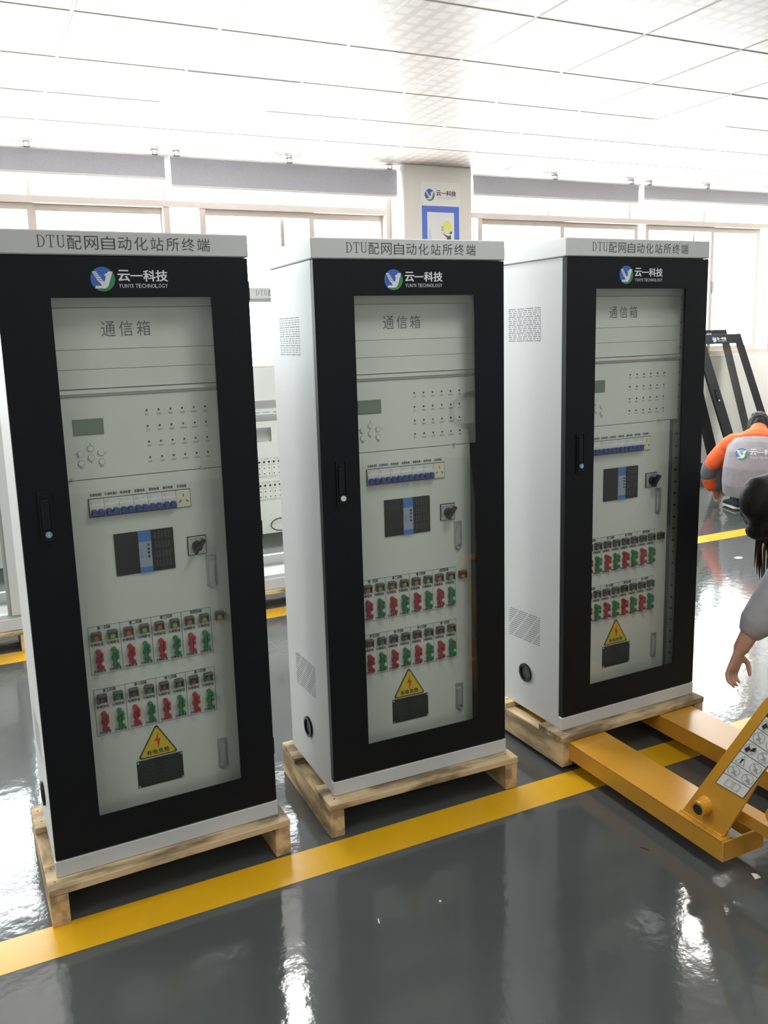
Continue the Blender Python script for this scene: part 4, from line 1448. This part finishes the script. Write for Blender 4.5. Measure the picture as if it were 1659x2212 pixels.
def to_world(pcs, O, X, lift=0.034):
    def up(v):
        t = min(1, max(0, (v[2] - .22) / .26))
        return Vector((v[0], v[1], v[2] + lift * t * t * (3 - 2 * t)))
    return [([O + X @ up(v) for v in vs], fs, mi) for vs, fs, mi in pcs]


hf = Vector((.05, .72, -.62))
hp, eyes, HT = head_pieces((0.0, .185, .622), hf, (0, .3, 1))
sk = hp[:]
sk += [tube_piece([(0, .02, .52), (0, .09, .59), (0, .15, .625)], [.062, .056, .056], 0),
       tube_piece([(0, -.03, .20), (0, -.045, .34), (0, .0, .46), (0, .03, .55)], [(.150, .10, (1, 0, 0)), (.145, .10, (1, 0, 0)), (.165, .10, (1, 0, 0)), (.12, .07, (1, 0, 0))], 0, 18)]
for s in (-1, 1):
    sk.append(tube_piece([(s * .165, .03, .525), (s * .27, .07, .41), (s * .345, .12, .30), (s * .338, .17, .21), (s * .318, .20, .150)], [.050, .044, .038, .034, .027], 0))
    sk.append(tube_piece([(s * .09, -.02, .20), (s * .12, .20, .31), (s * .13, .34, .38)], [.085, .072, .058], 0))
    sk.append(tube_piece([(s * .13, .34, .38), (s * .13, .20, .24), (s * .13, .06, .10), (s * .13, .04, .06)], [.055, .055, .040, .038], 0))
    sk.append(tube_piece([(s * .125, .03, .045), (s * .16, .10, .04), (s * .19, .17, .032)], [.036, .036, .028], 0))
sk += hand_pieces((-.317, .205, .148), (.22, .10, -1), (.7, .7, 0), (.9, .3, -.3), .155, .75)
sk += hand_pieces((.317, .205, .148), (-.22, .25, -1), (-.7, .7, 0), (-.9, .3, -.3), .155, .75)
worker = blob('person', to_world(sk, WO, WX), [M_SKIN, M_LIP], .006, 3)
tag(worker, 'crouching person in orange and grey work jacket, back turned, reaching to floor', 'person')
person_eyes(worker, [WO + WX @ (e + Vector((0, 0, .034))) for e in eyes], WX.to_3x3() @ hf)
X_ = (1, 0, 0)
jk_ = [tube_piece([(0, -.030, .160), (0, -.055, .25), (0, -.075, .36), (0, -.062, .45), (0, -.040, .505), (0, -.018, .540)],
                  [(.248, .150, X_), (.256, .157, X_), (.250, .146, X_), (.236, .128, X_), (.220, .106, X_), (.198, .090, X_)], 0, 24, .2),
       tube_piece([(0, -.012, .553), (0, .012, .582), (0, .05, .605)], [(.190, .084, X_), (.140, .074, X_), (.090, .062, X_)], 1, 24, .4),
       tube_piece([(0, .055, .585), (0, .11, .625)], [.080, .068], 1)]
for s in (-1, 1):
    jk_.append(tube_piece([(s * .165, .01, .530), (s * .225, .03, .490)], [.078, .076], 1))
    jk_.append(tube_piece([(s * .255, .05, .450), (s * .330, .08, .365)], [.074, .066], 1))
    jk_.append(tube_piece([(s * .355, .105, .325), (s * .372, .125, .270)], [.066, .062], 2))
    jk_.append(tube_piece([(s * .368, .140, .245), (s * .345, .170, .170)], [.060, .054], 1))
    jk_.append(tube_piece([(s * .235, .08, .430), (s * .285, .13, .340), (s * .300, .165, .240), (s * .295, .19, .165)], [.060, .058, .054, .050], 2))
jacket = blob('jacket', to_world(jk_, WO, WX), [M_JGREY, M_JORANGE, M_JDARK], .007, 4, worker)
tr_ = [tube_piece([(0, -.04, .19), (0, -.035, .24)], [(.185, .13, X_), (.18, .12, X_)], 0, 20)]
for s in (-1, 1):
    tr_.append(tube_piece([(s * .09, -.02, .20), (s * .12, .20, .315), (s * .13, .34, .38)], [.100, .088, .074], 0))
    tr_.append(tube_piece([(s * .13, .335, .37), (s * .13, .20, .24), (s * .13, .06, .090)], [.070, .068, .062], 0))
blob('trousers', to_world(tr_, WO, WX), [M_TROUSER], .008, 4, worker)
for s in (-1, 1):
    # foot turned outwards
    d0 = Vector((s * .46, .89, 0)).normalized()
    h0 = Vector((s * .115, -.01, 0))
    T = lambda l, z: h0 + d0 * l + Vector((0, 0, z))
    aw = Vector((0, 0, 1)).cross(d0)
    sh = [tube_piece([T(.02, .058), T(.07, .064), T(.15, .048), T(.215, .036)], [(.040, .036, aw), (.043, .040, aw), (.047, .028, aw), (.040, .022, aw)], 0),
          tube_piece([T(.035, .07), T(.05, .10)], [(.040, .046, aw), (.042, .046, aw)], 0),
          tube_piece([T(.02, .016), T(.10, .016), T(.17, .016), T(.22, .016)], [(.046, .014, aw), (.047, .014, aw), (.052, .014, aw), (.044, .014, aw)], 1)]
    blob('shoe', to_world(sh, WO, WX), [M_SHOE, M_SOLE], .005, 2, worker)
hr = [tube_piece([HT(0, -.010, .075), HT(0, -.020, .03), HT(0, -.035, -.02), HT(0, -.04, -.065)],
                 [(.072, .088, X_), (.083, .098, X_), (.078, .076, X_), (.058, .045, X_)], 0, 18),
      tube_piece([HT(-.03, .045, .070), HT(.03, .045, .070)], [.034, .034], 0)]
for k in range(40):
    a = random.uniform(PI, 2 * PI); z = random.uniform(-.05, .07)
    rr = .078 * math.sqrt(max(.1, 1 - (z / .13) ** 2))
    p0 = HT(rr * math.cos(a), -.02 + rr * 1.1 * math.sin(a), z + .02); p1 = HT(rr * 1.05 * math.cos(a), -.022 + rr * 1.12 * math.sin(a), z - .035)
    hr.append(tube_piece([p0, p1], [.013, .009], 0, 8))
blob('hair', to_world(hr, WO, WX), [M_HAIR], .005, 2, worker)
# printed emblem on the back, laid on the jacket's surface
b = MB()
logo(b, -.112, .492, .044, 0, -.052, .150, (0, 1, 2, 3), .494)
dg = bpy.context.evaluated_depsgraph_get()
dg.update()
W2 = WX.inverted()
vs2 = []
hit_ok = True
je = jacket.evaluated_get(dg)
for (x, y, z) in b.v:
    o_ = WO + WX @ Vector((x, -.6, z)); d_ = WX.to_3x3() @ Vector((0, 1, 0))
    hit, loc, nn, _ = jacket.ray_cast(o_, d_)
    vs2.append(tuple((loc if hit else WO + WX @ Vector((x, -.2, z))) - d_ * (.003 - y * 3)))
b.v = vs2
b.build('jacket_print', [M_LBLUE, M_LGREEN, M_WINK, M_WINK], jacket)

# ------------------------------------------------------------------ the bending woman at the right
wf = Vector((-.62, -.20, -.76))                                    # where the face looks
HC = (2.522, 2.024, .838)
hp, eyes, HT = head_pieces(HC, wf, (-.62, .1, .40))
sk = hp[:]
sk += [tube_piece([HT(0, -.03, -.03), (2.635, 2.022, .868), (2.70, 2.015, .885)], [.050, .050, .058], 0),
       tube_piece([(2.70, 2.01, .89), (2.84, 1.98, .91), (3.02, 1.95, .88), (3.10, 1.94, .82)], [(.14, .09, (0, 1, 0)), (.145, .10, (0, 1, 0)), (.135, .105, (0, 1, 0)), (.14, .11, (0, 1, 0))], 0, 18),
       tube_piece([(2.66, 1.87, .865), (2.52, 1.885, .745), (2.395, 1.912, .635), (2.330, 1.942, .51), (2.286, 1.963, .412)], [.046, .043, .037, .033, .026], 0),
       tube_piece([(2.72, 2.16, .865), (2.80, 2.22, .73), (2.86, 2.16, .62), (2.90, 2.06, .535)], [.046, .042, .036, .027], 0)]
for yy in (1.86, 2.02):
    sk.append(tube_piece([(3.10, 1.94 + (yy - 1.94) * .9, .82), (2.93, yy, .47), (2.99, yy, .10), (2.99, yy, .07)], [.085, .058, .040, .040], 0))
    sk.append(tube_piece([(3.00, yy, .045), (2.90, yy, .035), (2.82, yy, .028)], [.034, .034, .026], 0))
sk += hand_pieces((2.284, 1.964, .408), (-.36, .05, -.93), (.95, .20, -.25), (.93, -.35, -.25), .148, .58, spread=.35)
sk += hand_pieces((2.905, 2.05, .53), (.15, -.45, -.55), (.9, .1, .2), (-.9, .1, .2), .155, .5)
woman = blob('person', sk, [M_SKIN, M_LIP], .005, 3)
tag(woman, 'bending person with long dark hair and pale grey sleeve reaching down beside pallet truck', 'person')
person_eyes(woman, eyes, wf)
ct = [tube_piece([(2.665, 2.018, .885), (2.76, 2.0, .905), (2.90, 1.97, .91), (3.05, 1.945, .87), (3.115, 1.94, .80), (3.12, 1.94, .73)],
                 [(.150, .095, (0, 1, 0)), (.178, .118, (0, 1, 0)), (.172, .125, (0, 1, 0)), (.168, .132, (0, 1, 0)), (.172, .138, (0, 1, 0)), (.168, .135, (0, 1, 0))], 0, 20, .3),
      tube_piece([(2.67, 1.875, .87), (2.53, 1.885, .755), (2.425, 1.905, .660), (2.365, 1.922, .565), (2.330, 1.942, .500)], [.080, .074, .070, .064, .058], 0, 18),
      tube_piece([(2.73, 2.15, .87), (2.80, 2.215, .74), (2.85, 2.17, .64), (2.88, 2.10, .575)], [.078, .070, .062, .054], 0, 18)]
blob('jacket', ct, [M_COAT], .007, 5, woman)
tr_ = [tube_piece([(3.07, 1.94, .77), (3.08, 1.94, .72)], [(.140, .105, (0, 1, 0)), (.140, .105, (0, 1, 0))], 0, 20, .5)]
for yy in (1.86, 2.02):
    tr_.append(tube_piece([(3.10, 1.94 + (yy - 1.94) * .9, .74), (2.935, yy, .47), (2.99, yy, .09)], [.098, .074, .056], 0))
blob('trousers', tr_, [M_TROUSER], .008, 4, woman)
for yy in (1.86, 2.02):
    aw = Vector((0, 1, 0))
    sh = [tube_piece([(3.01, yy, .055), (2.95, yy, .06), (2.87, yy, .045), (2.80, yy, .035)], [(.038, .036, aw), (.040, .040, aw), (.045, .028, aw), (.036, .020, aw)], 0),
          tube_piece([(3.015, yy, .016), (2.90, yy, .016), (2.80, yy, .016)], [(.043, .014, aw), (.048, .014, aw), (.040, .014, aw)], 1)]
    blob('shoe', sh, [M_DARK, M_SOLE], .005, 2, woman)
hr = [tube_piece([HT(0, -.005, .085), HT(0, -.022, .03), HT(0, -.032, -.03), HT(0, -.03, -.09)],
                 [(.088, .104, HT(1, 0, 0) - HT(0, 0, 0)), (.106, .118, HT(1, 0, 0) - HT(0, 0, 0)), (.102, .100, HT(1, 0, 0) - HT(0, 0, 0)), (.085, .07, HT(1, 0, 0) - HT(0, 0, 0))], 0, 20),
      tube_piece([HT(-.05, .030, .080), HT(.05, .030, .080)], [.040, .040], 0),
      tube_piece([HT(-.045, .082, .040), HT(.045, .082, .040)], [.036, .036], 0),
      tube_piece([HT(-.075, .02, .05), HT(-.085, .05, -.02), HT(-.080, .06, -.10)], [.036, .034, .014], 0),
      tube_piece([HT(.075, .02, .05), HT(.085, .05, -.02), HT(.080, .06, -.10)], [.036, .034, .014], 0)]
hair = blob('hair', hr, [M_HAIR], .005, 14, woman)
b = MB()
for k in range(95):                                                 # loose locks hanging from the brow and temples
    t_ = random.random()
    p0 = HT(-.085 + .17 * t_, .05 + random.uniform(-.05, .04), .055 + random.uniform(-.09, .03))
    ln = random.uniform(.12, .23)
    if (p0 - Vector(HC)).dot(Vector((.902, -.431, 0))) < -.050: continue
    sx, sy = random.uniform(-.01, .03), random.uniform(-.015, .015)
    b.tube([p0, p0 + Vector((sx * .3 - .012, sy * .4, -ln * .35)), p0 + Vector((sx * .7 - .004, sy, -ln * .72)), p0 + Vector((sx, sy * 1.2, -ln))],
           [.0055, .005, .0035, .001], 0, 6)
b.build('loose_locks', M_HAIRB, hair)

# ------------------------------------------------------------------ bits on the floor
def scrap(pts, loc, m, label, h=.0012):
    n = len(pts)
    b = MB().add([(p[0], p[1], 0) for p in pts] + [(p[0], p[1], h) for p in pts],
                 [tuple(range(n - 1, -1, -1)), tuple(range(n, 2 * n))] + [(i, (i + 1) % n, (i + 1) % n + n, i + n) for i in range(n)])
    o = b.build('floor_scrap', m, None, (loc[0], loc[1], .0002))
    return tag(o, label, 'scrap')


scrap([(-.003, -.003), (.003, -.004), (.004, .002), (-.001, .004)], (1.003, 1.794), M_DECAL, 'tiny white crumb on the bare floor in front of the middle cabinet', .002)
scrap([(-.004, -.009), (-.001, -.010), (.004, .008), (.001, .009)], (.824, 1.801), M_DECAL, 'thin white sliver on the floor in front of the gap between cabinets')
scrap([(-.004, .012), (-.007, .010), (.004, -.012), (.007, -.010)], (1.649, 1.720), M_INKB, 'small dark sliver on the floor beside the yellow pallet truck fork')
scrap([(-.012, -.010), (.008, -.012), (.012, .004), (.0, .014)], (1.823, 1.481), M_DECAL, 'small flat white piece on the floor in front of the pallet truck end')  # flat white four-cornered piece
scrap([(.03 * math.cos(k * PI / 8), .022 * math.sin(k * PI / 8)) for k in range(16)], (4.437, 3.865), M_DECAL, 'small round white paper on the shiny floor near the crouching worker')
